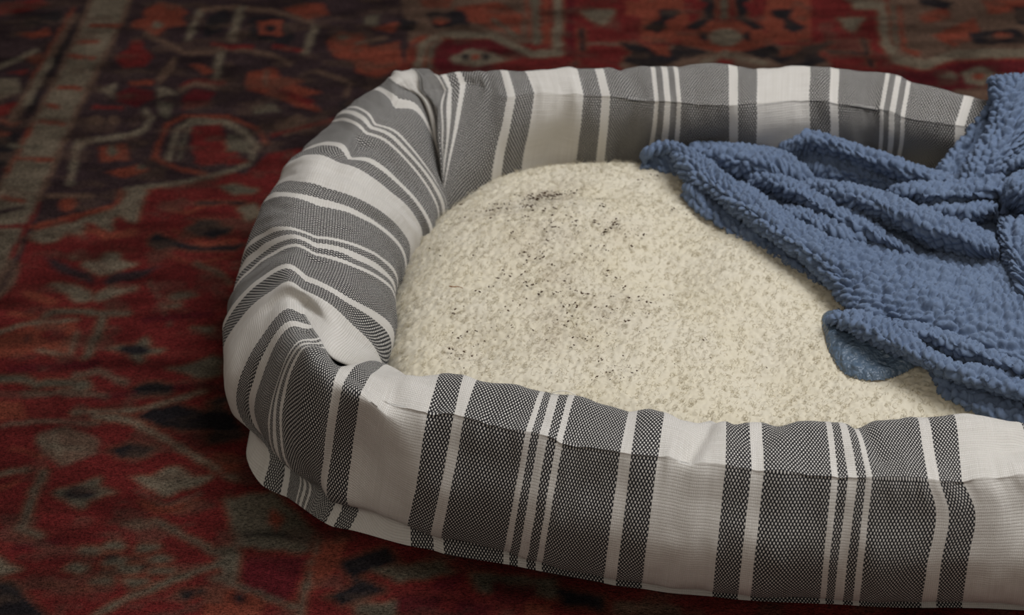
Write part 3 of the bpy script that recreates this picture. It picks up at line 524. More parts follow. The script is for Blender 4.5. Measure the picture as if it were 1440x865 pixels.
# ---------------------------------------------------------------- pet bed
BOLSTER = [
(-6.0,[[0.4224,1.4519,0.002],[0.4224,1.4479,0.015],[0.4224,1.4619,0.035],[0.4224,1.4659,0.075],[0.4224,1.4359,0.13],[0.4081,1.4039,0.123],[0.4096,1.402,0.106],[0.4127,1.4161,0.072],[0.4127,1.4221,0.032]]),
(-5.79,[[0.3784,1.4626,0.002],[0.3784,1.4586,0.015],[0.3784,1.4726,0.035],[0.3784,1.4766,0.075],[0.3784,1.4466,0.132],[0.3651,1.4107,0.125],[0.3663,1.4088,0.1073],[0.3689,1.4229,0.072],[0.3689,1.4289,0.032]]),
(-5.57,[[0.332,1.4778,0.002],[0.332,1.4738,0.015],[0.332,1.4878,0.035],[0.332,1.4918,0.075],[0.332,1.4618,0.137],[0.3215,1.4194,0.128],[0.3227,1.4176,0.1093],[0.3251,1.4321,0.072],[0.3251,1.4381,0.032]]),
(-5.43,[[0.3114,1.4846,0.002],[0.3114,1.4806,0.015],[0.3114,1.4946,0.035],[0.3114,1.4986,0.075],[0.3114,1.4686,0.14],[0.3011,1.4265,0.132],[0.3028,1.4231,0.112],[0.3063,1.4343,0.072],[0.3063,1.4403,0.032]]),
(-5.21,[[0.27,1.4926,0.002],[0.27,1.4886,0.015],[0.27,1.5026,0.035],[0.27,1.5066,0.075],[0.27,1.4766,0.143],[0.2639,1.43,0.136],[0.2661,1.4262,0.1147],[0.2707,1.4366,0.072],[0.2707,1.4426,0.032]]),
(-5.11,[[0.2489,1.4914,0.002],[0.2489,1.4874,0.015],[0.2489,1.5014,0.035],[0.2489,1.5054,0.075],[0.2489,1.4754,0.143],[0.244,1.4347,0.136],[0.2459,1.4294,0.1147],[0.2497,1.4366,0.072],[0.2497,1.4426,0.032]]),
(-4.89,[[0.205,1.4926,0.002],[0.205,1.4886,0.015],[0.205,1.5026,0.035],[0.205,1.5066,0.075],[0.205,1.4766,0.143],[0.2005,1.4265,0.136],[0.2017,1.4239,0.1147],[0.2042,1.4366,0.072],[0.2042,1.4426,0.032]]),
(-4.79,[[0.185,1.4951,0.002],[0.185,1.4911,0.015],[0.185,1.5051,0.035],[0.185,1.5091,0.075],[0.185,1.4791,0.143],[0.181,1.4241,0.136],[0.1826,1.4227,0.1147],[0.1858,1.4378,0.072],[0.1858,1.4438,0.032]]),
(-4.57,[[0.1385,1.4964,0.002],[0.1385,1.4924,0.015],[0.1385,1.5064,0.035],[0.1385,1.5104,0.075],[0.1385,1.4804,0.143],[0.1389,1.43,0.136],[0.139,1.4278,0.1147],[0.1393,1.4413,0.072],[0.1393,1.4473,0.032]]),
(-4.43,[[0.1158,1.4964,0.002],[0.1158,1.4924,0.015],[0.1158,1.5064,0.035],[0.1158,1.5104,0.075],[0.1158,1.4804,0.143],[0.117,1.4335,0.136],[0.116,1.4309,0.1147],[0.1142,1.4436,0.072],[0.1142,1.4496,0.032]]),
(-4.21,[[0.0721,1.4926,0.002],[0.0721,1.4886,0.015],[0.0721,1.5026,0.035],[0.0721,1.5066,0.075],[0.0721,1.4766,0.143],[0.0775,1.4407,0.136],[0.0765,1.4356,0.1147],[0.0745,1.4436,0.072],[0.0745,1.4496,0.032]]),
(-4.11,[[0.0536,1.4902,0.002],[0.0536,1.4862,0.015],[0.0536,1.5002,0.035],[0.0536,1.5042,0.075],[0.0536,1.4742,0.143],[0.0587,1.4419,0.136],[0.0572,1.4364,0.1147],[0.0541,1.4436,0.072],[0.0541,1.4496,0.032]]),
(-3.89,[[0.0107,1.4864,0.002],[0.0107,1.4824,0.015],[0.0107,1.4964,0.035],[0.0107,1.5004,0.075],[0.0107,1.4704,0.143],[0.0188,1.4443,0.136],[0.0155,1.4357,0.1147],[0.009,1.4366,0.072],[0.009,1.4426,0.032]]),
(-3.79,[[-0.0071,1.4889,0.002],[-0.0071,1.4849,0.015],[-0.0071,1.4989,0.035],[-0.0071,1.5029,0.075],[-0.0071,1.4729,0.143],[-0.0006,1.4383,0.136],[-0.0048,1.4279,0.1147],[-0.0131,1.4252,0.072],[-0.0131,1.4312,0.032]]),
(-3.57,[[-0.0428,1.4864,0.002],[-0.0428,1.4824,0.015],[-0.0428,1.4964,0.035],[-0.0428,1.5004,0.075],[-0.0428,1.4704,0.143],[-0.038,1.4624,0.136],[-0.044,1.4313,0.1147],[-0.0561,1.3872,0.072],[-0.0561,1.3932,0.032]]),
(-3.5,[[-0.0581,1.4828,0.002],[-0.0581,1.4788,0.015],[-0.0581,1.4928,0.035],[-0.0581,1.4968,0.075],[-0.0581,1.4668,0.143],[-0.0508,1.4539,0.136],[-0.053,1.4257,0.1147],[-0.0573,1.3872,0.072],[-0.0573,1.3932,0.032]]),
(-3.42,[[-0.071,1.4747,0.002],[-0.0704,1.4708,0.018],[-0.0729,1.4866,0.04],[-0.0735,1.4905,0.13],[-0.0652,1.4655,0.143],[-0.0566,1.4515,0.136],[-0.0595,1.4241,0.128],[-0.0566,1.3847,0.075],[-0.0575,1.3906,0.03]]),
(-3.24,[[-0.0801,1.4751,0.002],[-0.079,1.4713,0.018],[-0.0833,1.4867,0.04],[-0.0844,1.4905,0.13],[-0.077,1.4643,0.143],[-0.0748,1.4491,0.136],[-0.0652,1.437,0.128],[-0.0561,1.389,0.075],[-0.0577,1.3948,0.03]]),
(-3.11,[[-0.0825,1.4753,0.002],[-0.0813,1.4715,0.018],[-0.0862,1.4867,0.04],[-0.0874,1.4905,0.13],[-0.0788,1.4643,0.143],[-0.0767,1.4503,0.136],[-0.0671,1.4394,0.128],[-0.0556,1.3912,0.075],[-0.0574,1.397,0.03]]),
(-3.0,[[-0.094,1.4724,0.002],[-0.0922,1.4689,0.018],[-0.0993,1.4832,0.04],[-0.1011,1.4868,0.13],[-0.0912,1.4631,0.143],[-0.0827,1.4539,0.136],[-0.0707,1.4418,0.128],[-0.0551,1.3935,0.075],[-0.0577,1.3988,0.03]]),
(-2.89,[[-0.0948,1.4601,0.002],[-0.0925,1.4568,0.018],[-0.1016,1.47,0.04],[-0.1039,1.4733,0.132],[-0.0962,1.4539,0.14],[-0.0898,1.4539,0.136],[-0.077,1.4537,0.128],[-0.0547,1.4023,0.075],[-0.0581,1.4073,0.03]]),
(-2.79,[[-0.1069,1.4608,0.002],[-0.1043,1.4578,0.018],[-0.1149,1.4698,0.04],[-0.1175,1.4728,0.12],[-0.0995,1.4371,0.138],[-0.0934,1.43,0.136],[-0.0775,1.4347,0.128],[-0.0553,1.4023,0.075],[-0.0593,1.4068,0.03]]),
(-2.57,[[-0.1316,1.4554,0.002],[-0.1287,1.4526,0.018],[-0.1402,1.4637,0.04],[-0.1431,1.4665,0.103],[-0.1166,1.409,0.138],[-0.1096,1.3964,0.136],[-0.0895,1.3908,0.128],[-0.0547,1.3814,0.075],[-0.059,1.3855,0.03]]),
(-2.43,[[-0.1434,1.4413,0.002],[-0.1404,1.4387,0.018],[-0.1525,1.4492,0.04],[-0.1555,1.4518,0.097],[-0.1257,1.3895,0.138],[-0.1167,1.3805,0.136],[-0.098,1.3762,0.128],[-0.0608,1.3695,0.075],[-0.0653,1.3734,0.03]]),
(-2.21,[[-0.1657,1.4031,0.002],[-0.1623,1.401,0.018],[-0.1759,1.4094,0.04],[-0.1793,1.4115,0.09],[-0.1347,1.3539,0.138],[-0.1266,1.341,0.136],[-0.1095,1.3477,0.128],[-0.0673,1.3418,0.075],[-0.0724,1.345,0.03]]),
(-2.11,[[-0.173,1.3874,0.002],[-0.1694,1.3856,0.018],[-0.1837,1.3928,0.04],[-0.1873,1.3946,0.088],[-0.1505,1.3409,0.138],[-0.1351,1.3345,0.136],[-0.1169,1.3317,0.128],[-0.0728,1.3366,0.075],[-0.0782,1.3393,0.03]]),
(-1.89,[[-0.1792,1.3574,0.002],[-0.1755,1.3558,0.018],[-0.1902,1.3622,0.04],[-0.1939,1.3639,0.084],[-0.1584,1.3028,0.138],[-0.1423,1.2978,0.136],[-0.1157,1.2931,0.128],[-0.0804,1.3139,0.075],[-0.0859,1.3163,0.03]]),
(-1.79,[[-0.1856,1.3404,0.002],[-0.1819,1.3389,0.018],[-0.1966,1.3452,0.04],[-0.2003,1.3467,0.082],[-0.1649,1.2834,0.138],[-0.1452,1.2795,0.136],[-0.1224,1.279,0.128],[-0.0836,1.2968,0.075],[-0.0891,1.2991,0.03]]),
(-1.57,[[-0.1923,1.2864,0.002],[-0.1884,1.2856,0.018],[-0.2041,1.2886,0.04],[-0.208,1.2893,0.078],[-0.1663,1.2398,0.138],[-0.1441,1.2313,0.136],[-0.1194,1.2348,0.128],[-0.09,1.2672,0.075],[-0.0959,1.2683,0.03]]),
(-1.43,[[-0.1967,1.2441,0.002],[-0.1927,1.2438,0.018],[-0.2087,1.2449,0.04],[-0.2127,1.2452,0.075],[-0.1587,1.2141,0.138],[-0.1432,1.2068,0.136],[-0.1174,1.2038,0.128],[-0.088,1.2367,0.075],[-0.094,1.2371,0.03]]),
(-1.21,[[-0.1984,1.2039,0.002],[-0.1944,1.2035,0.018],[-0.2103,1.2054,0.04],[-0.2143,1.2058,0.072],[-0.1629,1.1863,0.138],[-0.1466,1.173,0.136],[-0.1192,1.1613,0.128],[-0.089,1.1909,0.075],[-0.095,1.1916,0.03]]),
(-1.11,[[-0.1964,1.1792,0.002],[-0.1925,1.1783,0.018],[-0.2081,1.1817,0.04],[-0.212,1.1826,0.072],[-0.1601,1.1665,0.138],[-0.1475,1.1605,0.136],[-0.1243,1.1474,0.128],[-0.093,1.1568,0.075],[-0.0989,1.158,0.03]]),
(-1.0,[[-0.1968,1.1424,0.002],[-0.1898,1.1494,0.016],[-0.206,1.1504,0.036],[-0.2063,1.1511,0.078],[-0.1628,1.1592,0.132],[-0.1466,1.1561,0.128],[-0.1201,1.1199,0.122],[-0.0894,1.1474,0.075],[-0.0934,1.1514,0.03]]),
(-0.89,[[-0.1805,1.102,0.002],[-0.1773,1.1254,0.016],[-0.1965,1.1403,0.036],[-0.1951,1.1341,0.078],[-0.1593,1.1435,0.132],[-0.1459,1.1413,0.128],[-0.1255,1.0992,0.122],[-0.0989,1.1339,0.075],[-0.1029,1.1379,0.03]]),
(-0.83,[[-0.17,1.0941,0.002],[-0.1688,1.1194,0.016],[-0.1898,1.1353,0.036],[-0.1884,1.1283,0.078],[-0.1577,1.1306,0.132],[-0.1415,1.131,0.128],[-0.1418,1.1457,0.118],[-0.1411,1.1651,0.104],[-0.1445,1.215,0.068]]),
(-0.77,[[-0.1618,1.0894,0.002],[-0.1615,1.1122,0.016],[-0.1824,1.1238,0.036],[-0.1801,1.1167,0.078],[-0.1538,1.1213,0.132],[-0.139,1.1243,0.128],[-0.1392,1.1389,0.118],[-0.1385,1.1582,0.104],[-0.1418,1.2077,0.068]]),
(-0.57,[[-0.1551,1.0832,0.002],[-0.1531,1.099,0.016],[-0.1709,1.1012,0.036],[-0.1706,1.0972,0.078],[-0.1482,1.1029,0.132],[-0.1336,1.1134,0.128],[-0.1338,1.1278,0.118],[-0.1331,1.1469,0.104],[-0.1361,1.196,0.068]]),
(-0.43,[[-0.1474,1.0755,0.002],[-0.1436,1.0869,0.016],[-0.1591,1.0839,0.036],[-0.1617,1.0932,0.078],[-0.1423,1.0964,0.132],[-0.1287,1.1001,0.128],[-0.1288,1.1144,0.118],[-0.128,1.1333,0.104],[-0.1308,1.1818,0.068]]),
(-0.24,[[-0.1336,1.0626,0.002],[-0.1264,1.0721,0.016],[-0.1333,1.0623,0.036],[-0.1295,1.0503,0.078],[-0.1212,1.0557,0.132],[-0.1189,1.0791,0.128],[-0.1189,1.0931,0.118],[-0.1179,1.1116,0.104],[-0.1204,1.1592,0.068]]),
(-0.19,[[-0.1257,1.0573,0.002],[-0.1197,1.0647,0.016],[-0.1275,1.0524,0.036],[-0.1225,1.0541,0.078],[-0.1128,1.0502,0.132],[-0.1105,1.0695,0.128],[-0.1058,1.0894,0.122],[-0.0952,1.1491,0.075],[-0.0992,1.1531,0.03]]),
(-0.11,[[-0.1144,1.0543,0.002],[-0.1077,1.0607,0.016],[-0.1133,1.0464,0.036],[-0.1091,1.0503,0.078],[-0.1,1.0425,0.132],[-0.0987,1.0577,0.128],[-0.0955,1.0798,0.122],[-0.0858,1.1474,0.075],[-0.0898,1.1514,0.03]]),
(0.11,[[-0.0706,1.0373,0.002],[-0.0714,1.0417,0.02],[-0.0723,1.0281,0.03],[-0.0661,1.0161,0.074],[-0.06,1.0214,0.11],[-0.0562,1.0299,0.13],[-0.0494,1.0803,0.124],[-0.0494,1.0963,0.079],[-0.0494,1.0903,0.029]]),
(0.19,[[-0.0545,1.0329,0.002],[-0.0552,1.0352,0.02],[-0.0559,1.0194,0.03],[-0.0496,1.0074,0.074],[-0.0425,1.0184,0.11],[-0.0383,1.0269,0.13],[-0.0329,1.0779,0.124],[-0.0329,1.0939,0.079],[-0.0329,1.0879,0.029]]),
(0.23,[[-0.047,1.0293,0.002],[-0.0475,1.0319,0.02],[-0.048,1.0165,0.03],[-0.0423,1.0045,0.074],[-0.0356,1.0154,0.11],[-0.0317,1.0239,0.13],[-0.0227,1.0724,0.124],[-0.0227,1.0884,0.079],[-0.0227,1.0824,0.029]]),
(0.43,[[-0.0059,1.0192,0.002],[-0.0061,1.0193,0.02],[-0.0062,1.0015,0.03],[-0.0014,0.9895,0.074],[0.0048,0.9984,0.11],[0.0088,1.0069,0.13],[0.0191,1.0582,0.124],[0.0191,1.0742,0.079],[0.0191,1.0682,0.029]]),
(0.5,[[0.0069,1.0156,0.002],[0.0068,1.0147,0.02],[0.0067,0.9959,0.03],[0.0108,0.9839,0.074],[0.0167,0.9962,0.11],[0.0203,1.0047,0.13],[0.0291,1.0551,0.124],[0.0291,1.0711,0.079],[0.0291,1.0651,0.029]]),
(0.57,[[0.0206,1.0113,0.002],[0.0203,1.0094,0.02],[0.02,0.9896,0.03],[0.0234,0.9776,0.074],[0.0289,0.9903,0.11],[0.0322,0.9988,0.13],[0.0424,1.0528,0.124],[0.0424,1.0688,0.079],[0.0424,1.0628,0.029]]),
(0.77,[[0.0622,1.0,0.002],[0.0614,0.9979,0.02],[0.0607,0.9778,0.03],[0.0622,0.9658,0.074],[0.0664,0.9788,0.11],[0.0689,0.9873,0.13],[0.0775,1.0405,0.124],[0.0775,1.0565,0.079],[0.0775,1.0505,0.029]]),
(0.81,[[0.0713,0.9972,0.002],[0.0704,0.9951,0.02],[0.0695,0.9751,0.03],[0.0705,0.9631,0.074],[0.0743,0.9767,0.11],[0.0765,0.9852,0.13],[0.0836,1.0398,0.124],[0.0836,1.0558,0.079],[0.0836,1.0498,0.029]]),
(0.89,[[0.0887,0.9944,0.002],[0.0875,0.992,0.02],[0.0864,0.9717,0.03],[0.0872,0.9597,0.074],[0.0913,0.9746,0.11],[0.0937,0.9831,0.13],[0.1013,1.036,0.124],[0.1013,1.052,0.079],[0.1013,1.046,0.029]]),
(0.95,[[0.1006,0.9916,0.002],[0.0993,0.9893,0.02],[0.098,0.9689,0.03],[0.0985,0.9569,0.074],[0.1026,0.9717,0.11],[0.1049,0.9802,0.13],[0.1133,1.0254,0.124],[0.1133,1.0414,0.079],[0.1133,1.0354,0.029]]),
(1.0,[[0.1121,0.9895,0.002],[0.1106,0.9872,0.02],[0.1092,0.9669,0.03],[0.1094,0.9549,0.074],[0.1131,0.9675,0.11],[0.1154,0.976,0.13],[0.1217,1.0247,0.124],[0.1217,1.0407,0.079],[0.1217,1.0347,0.029]]),
(1.05,[[0.124,0.9882,0.002],[0.1224,0.9859,0.02],[0.1209,0.9656,0.03],[0.1203,0.9536,0.074],[0.1234,0.9668,0.11],[0.1253,0.9753,0.13],[0.131,1.0299,0.124],[0.131,1.0459,0.079],[0.131,1.0399,0.029]]),
(1.11,[[0.1355,0.9868,0.002],[0.1337,0.9841,0.02],[0.132,0.9635,0.03],[0.1309,0.9515,0.074],[0.1335,0.9647,0.11],[0.1351,0.9732,0.13],[0.14,1.0254,0.124],[0.14,1.0414,0.079],[0.14,1.0354,0.029]]),
(1.15,[[0.1436,0.9854,0.002],[0.1417,0.9828,0.02],[0.1398,0.9622,0.03],[0.1387,0.9502,0.074],[0.1414,0.9633,0.11],[0.1431,0.9718,0.13],[0.1462,1.0217,0.124],[0.1462,1.0377,0.079],[0.1462,1.0317,0.029]]),
(1.21,[[0.1569,0.9833,0.002],[0.1548,0.9804,0.02],[0.1527,0.9595,0.03],[0.1512,0.9475,0.074],[0.1538,0.9605,0.11],[0.1555,0.969,0.13],[0.1598,1.0269,0.124],[0.1598,1.0429,0.079],[0.1598,1.0369,0.029]]),
(1.43,[[0.2075,0.9799,0.002],[0.2047,0.9767,0.02],[0.2019,0.9555,0.03],[0.1987,0.9435,0.074],[0.2004,0.9556,0.11],[0.2017,0.9641,0.13],[0.2057,1.0262,0.124],[0.2057,1.0422,0.079],[0.2057,1.0362,0.029]]),
(1.5,[[0.2199,0.9792,0.002],[0.2169,0.976,0.02],[0.2139,0.9548,0.03],[0.211,0.9428,0.074],[0.2133,0.9542,0.11],[0.215,0.9627,0.13],[0.2167,1.0277,0.124],[0.2167,1.0437,0.079],[0.2167,1.0377,0.029]]),
(1.57,[[0.2341,0.9778,0.002],[0.2309,0.9747,0.02],[0.2278,0.9535,0.03],[0.2241,0.9415,0.074],[0.2256,0.9528,0.11],[0.2269,0.9613,0.13],[0.2276,1.0254,0.124],[0.2276,1.0414,0.079],[0.2276,1.0354,0.029]]),
(1.77,[[0.275,0.9758,0.002],[0.2713,0.9726,0.02],[0.2676,0.9515,0.03],[0.2642,0.9395,0.074],[0.2673,0.9508,0.11],[0.2611,0.9593,0.13],[0.2662,1.0292,0.124],[0.2662,1.0452,0.079],[0.2662,1.0392,0.029]]),
(1.81,[[0.286,0.9758,0.002],[0.2821,0.9726,0.02],[0.2783,0.9515,0.03],[0.274,0.9395,0.074],[0.2759,0.9494,0.11],[0.2689,0.9579,0.13],[0.2737,1.0292,0.124],[0.2737,1.0452,0.079],[0.2737,1.0392,0.029]]),
(1.89,[[0.3032,0.9758,0.002],[0.2992,0.973,0.02],[0.2952,0.9521,0.03],[0.2908,0.9401,0.074],[0.2929,0.9508,0.11],[0.2835,0.9593,0.13],[0.2912,1.0299,0.124],[0.2912,1.0459,0.079],[0.2912,1.0399,0.029]]),
(2.11,[[0.3587,0.9731,0.002],[0.3539,0.9703,0.02],[0.3492,0.9495,0.03],[0.3416,0.9375,0.074],[0.3415,0.9556,0.11],[0.3333,0.9641,0.13],[0.3328,1.0224,0.124],[0.3328,1.0384,0.079],[0.3328,1.0324,0.029]]),
(2.4,[[0.426,0.9744,0.002],[0.4204,0.9716,0.02],[0.4147,0.9508,0.03],[0.4039,0.9388,0.074],[0.4015,0.9563,0.11],[0.3955,0.9648,0.13],[0.3903,1.0128,0.124],[0.3903,1.0288,0.079],[0.3903,1.0228,0.029]]),
(2.9,[[0.5022,1.0221,0.002],[0.5005,1.0268,0.018],[0.5061,1.0118,0.038],[0.5082,1.0061,0.075],[0.4984,1.0324,0.125],[0.49,1.055,0.13],[0.4823,1.0757,0.122],[0.476,1.0926,0.075],[0.4781,1.087,0.03]]),
(3.4,[[0.598,1.089,0.002],[0.594,1.092,0.018],[0.6068,1.0824,0.038],[0.6116,1.0788,0.075],[0.5892,1.0956,0.125],[0.57,1.11,0.13],[0.5524,1.1232,0.122],[0.538,1.134,0.075],[0.5428,1.1304,0.03]]),
(3.9,[[0.635,1.1983,0.002],[0.63,1.1985,0.018],[0.646,1.1977,0.038],[0.652,1.1974,0.075],[0.624,1.1988,0.125],[0.6,1.2,0.13],[0.578,1.2011,0.122],[0.56,1.202,0.075],[0.566,1.2017,0.03]]),
(4.5,[[0.64,1.3117,0.002],[0.635,1.3115,0.018],[0.651,1.3123,0.038],[0.657,1.3126,0.075],[0.629,1.3112,0.125],[0.605,1.31,0.13],[0.583,1.3089,0.122],[0.565,1.308,0.075],[0.571,1.3083,0.03]]),
(5.0,[[0.6098,1.4185,0.002],[0.6055,1.4159,0.018],[0.6191,1.4244,0.038],[0.6242,1.4276,0.075],[0.6004,1.4127,0.125],[0.58,1.4,0.13],[0.5613,1.3883,0.122],[0.546,1.3788,0.075],[0.5511,1.382,0.03]]),
(5.6,[[0.524,1.4872,0.002],[0.522,1.4826,0.018],[0.5284,1.4973,0.038],[0.5308,1.5028,0.075],[0.5196,1.4771,0.125],[0.51,1.455,0.13],[0.5012,1.4348,0.122],[0.494,1.4182,0.075],[0.4964,1.4237,0.03]])]
bed = bpy.data.objects.new('pet_bed', None); COL.objects.link(bed); bed.location = (.2, 1.24, .006)
tag(bed, 'oval bolstered pet bed in grey and white striped cloth with a soiled cream fleece middle', 'pet bed')
RUGZ = .0066
def pchip(x, Y, q):
    h = np.diff(x); dl = np.diff(Y, axis=0) / h[:, None]; m = np.zeros_like(Y)
    w1 = (2 * h[1:] + h[:-1])[:, None]; w2 = (h[1:] + 2 * h[:-1])[:, None]
    ok = dl[:-1] * dl[1:] > 0
    with np.errstate(all='ignore'):
        hm = (w1 + w2) / (w1 / dl[:-1] + w2 / dl[1:])
    m[1:-1] = np.where(ok, hm, 0); m[0] = dl[0]; m[-1] = dl[-1]
    i = np.clip(np.searchsorted(x, q) - 1, 0, len(h) - 1); t = ((q - x[i]) / h[i])[:, None]; hh = h[i][:, None]
    return (2 * t**3 - 3 * t**2 + 1) * Y[i] + (t**3 - 2 * t**2 + t) * hh * m[i] + (-2 * t**3 + 3 * t**2) * Y[i + 1] + (t**3 - t**2) * hh * m[i + 1]
# folds pressed into the cloth: from (repeat, metres past the seam) to the same, width, depth
DENT = [(.98, .006, 1.07, .06, .007, .006), (1.22, .03, 1.30, .07, .008, .004), (1.62, .02, 1.56, .07, .008, .004), (2.05, .03, 2.3, .05, .01, .005), (.16, .01, .04, .05, .008, .0018),
        (-4.33, .0, -4.27, .09, .010, .004), (-4.05, .02, -3.95, .08, .012, .003), (-5.36, -.03, -5.40, .07, .012, .005), (-4.75, .02, -4.66, .08, .010, .003), (-4.29, -.05, -4.36, -.01, .008, .004), (-2.35, .0, -2.3, .05, .01, .003), (-1.0, -.03, -1.02, .01, .010, .003)]
def build_bolster():
    us = np.array([b[0] for b in BOLSTER]); cp = np.array([b[1] for b in BOLSTER])          # n,9,3
    cp[:, :, 2] += RUGZ * .5
    cp[:, 0, 2] = RUGZ
    n = len(us); per = 13.
    us3 = np.concatenate([us[-4:] - per, us, us[:4] + per]); cp3 = np.concatenate([cp[-4:], cp, cp[:4]])
    nu = 1500; q = np.linspace(-6, 7, nu)
    Ctl = pchip(us3, cp3.reshape(len(us3), -1), q).reshape(nu, 9, 3)
    # soften the columns a little along the length
    for k in range(2): Ctl[1:-1] = (Ctl[:-2] + 2 * Ctl[1:-1] + Ctl[2:]) / 4
    # section through the nine points
    sub = 12; rows = []
    for k in range(8):                                              # the seam is a crease: each side is curved on its own
        lo, hi = (0, 5) if k < 5 else (5, 8)
        p1, p2 = Ctl[:, k], Ctl[:, k + 1]
        p0 = Ctl[:, k - 1] if k > lo else 2 * p1 - p2
        p3 = Ctl[:, k + 2] if k + 2 <= hi else 2 * p2 - p1
        d1 = np.sqrt(np.linalg.norm(p1 - p0, axis=1))[:, None] + 1e-6; d2 = np.sqrt(np.linalg.norm(p2 - p1, axis=1))[:, None] + 1e-6; d3 = np.sqrt(np.linalg.norm(p3 - p2, axis=1))[:, None] + 1e-6
        for t in np.arange(sub) / sub:
            t0, t1, t2, t3 = 0 * d1, d1, d1 + d2, d1 + d2 + d3; tt = t1 + (t2 - t1) * t
            A1 = (t1 - tt) / (t1 - t0) * p0 + (tt - t0) / (t1 - t0) * p1; A2 = (t2 - tt) / (t2 - t1) * p1 + (tt - t1) / (t2 - t1) * p2
            A3 = (t3 - tt) / (t3 - t2) * p2 + (tt - t2) / (t3 - t2) * p3
            B1 = (t2 - tt) / (t2 - t0) * A1 + (tt - t0) / (t2 - t0) * A2; B2 = (t3 - tt) / (t3 - t1) * A2 + (tt - t1) / (t3 - t1) * A3
            rows.append((t2 - tt) / (t2 - t1) * B1 + (tt - t1) / (t2 - t1) * B2)
    rows.append(Ctl[:, 8]); G = np.stack(rows, 1)                                             # nu,97,3
    nv = G.shape[1]; ks = 5 * sub
    arc = np.concatenate([np.zeros((nu, 1)), np.cumsum(np.linalg.norm(np.diff(G, axis=1), axis=2), 1)], 1); arc = arc - arc[:, ks:ks + 1]
    N = -normals(G)
    if N[nu // 2, 60, 2] < 0: N = -N
    Uc = q[:, None] + 0 * arc
    fade = np.clip((G[..., 2] - .012) / .03, 0, 1)
    seam = np.exp(-(arc / .0045) ** 2)
    puck = np.exp(-(np.abs(arc) / .014) ** 1.5) * (vnoise(Uc * 17, arc * 20, 5) + .6 * vnoise(Uc * 39, arc * 25, 8))
    wr = fbm(Uc * 5.5, arc * 16, 2, 3) * .0042 * fade + fbm(Uc * 14, arc * 10, 12, 2) * .0016 * fade
    dent = 0
    for u0, a0, u1, a1, w, dep in DENT:
        ax, ay = u0 * .2, a0; bx, by = (u1 - u0) * .2, a1 - a0
        tt = np.clip(((Uc * .2 - ax) * bx + (arc - ay) * by) / (bx * bx + by * by), 0, 1)
        dent = dent - dep * np.exp(-(((Uc * .2 - ax - tt * bx) ** 2 + (arc - ay - tt * by) ** 2) / w ** 2))
    disp = dent + wr + puck * .0026 - seam * .0007
    win = np.clip((Uc + .96) / .08, 0, 1) * np.clip((-.16 - Uc) / .06, 0, 1) * np.clip((arc + .006) / .006, 0, 1)
    G = G + N * (disp * (1 - win))[..., None]
    uv = np.stack([Uc, arc + .3], -1)
    def panel(name, a, b, label):
        g = G[:, a:b]; o = mesh(name, g.reshape(-1, 3) - np.array(bed.location), grid_faces(nu, b - a), CLOTH, bed, uv[:, a:b].reshape(-1, 2))
        if label: o['label'] = label
        return o
    panel('outer_bolster_panel', 0, ks + 1, 'striped grey and white outer side of the bolster')
    panel('inner_bolster_panel', ks, nv, 'striped grey and white inner side of the bolster')
    return G
BG = build_bolster()
def loose_thread():
    L = smooth_line([(0.0210,1.0528,0.1240), (0.0280,1.0515,0.1310), (0.0365,1.0505,0.1330), (0.0437,1.0508,0.1280), (0.0456,1.0497,0.1240)], 6)
    a = np.arange(6) * math.pi / 3; T = np.gradient(L, axis=0); T /= np.linalg.norm(T, axis=1, keepdims=True); s = np.cross(T, [0, 0, 1]); s /= np.linalg.norm(s, axis=1, keepdims=True); u = np.cross(s, T)
    P = np.stack([L + .00035 * (math.cos(k) * s + math.sin(k) * u) for k in list(a) + [0]], 1); t = NT('cotton_thread'); t.colour((.66, .63, .56, 1))
    mesh('loose_thread', P.reshape(-1, 3) - np.array(bed.location), grid_faces(len(L), 7), t.m, bed)
loose_thread()

CUSH = smooth_line([[-0.0869,1.2069,0.066],[-0.087,1.2438,0.066],[-0.0843,1.2803,0.066],[-0.0743,1.3389,0.066],[-0.0627,1.3685,0.066],[-0.047,1.3924,0.066],[-0.0179,1.4293,0.066],[0.0242,1.45,0.066],[0.0787,1.4547,0.066],[0.1269,1.45,0.066],[0.193,1.4465,0.066],[0.2771,1.4442,0.066],[0.3478,1.435,0.066],[0.4161,1.4168,0.066],[0.47,1.4,0.066],[0.53,1.35,0.066],[0.56,1.29,0.066],[0.56,1.2,0.066],[0.53,1.13,0.066],[0.47,1.085,0.066],[0.39,1.045,0.066],[0.29,1.047,0.066],[0.2,1.045,0.066],[0.12,1.052,0.066],[0.06,1.07,0.066],[0,1.082,0.066],[-0.05,1.107,0.066],[-0.083,1.146,0.066]], 6, True)
def cushion_z(P):
    d = seg_dist(P, CUSH, True); d = np.where(inside(P, CUSH), d, -d)
    e = np.clip((d + .012) / .075, 0, 1); z = .030 + .054 * np.sqrt(1 - (1 - e) ** 2.4) + .006 * np.clip(d / .12, 0, 1)
    x, y = P[:, 0], P[:, 1]
    z = z + fbm(x * 13 + 3, y * 13, 51, 2) * .009 * e
    for cx, cy, r, a in DENTS: z = z + 1.9 * a * np.exp(-((x - cx) ** 2 + (y - cy) ** 2) / r ** 2) * e
    return z, d
DENTS = [(*(-0.0310,1.1632,0.0850)[:2], .035, -.006), (*(0.0223,1.3064,0.0900)[:2], .06, .005), (*(0.1846,1.2569,0.0900)[:2], .05, .005), (*(0.1182,1.2378,0.0900)[:2], .03, -.004), (*(0.1914,1.1226,0.0900)[:2], .05, -.004)]
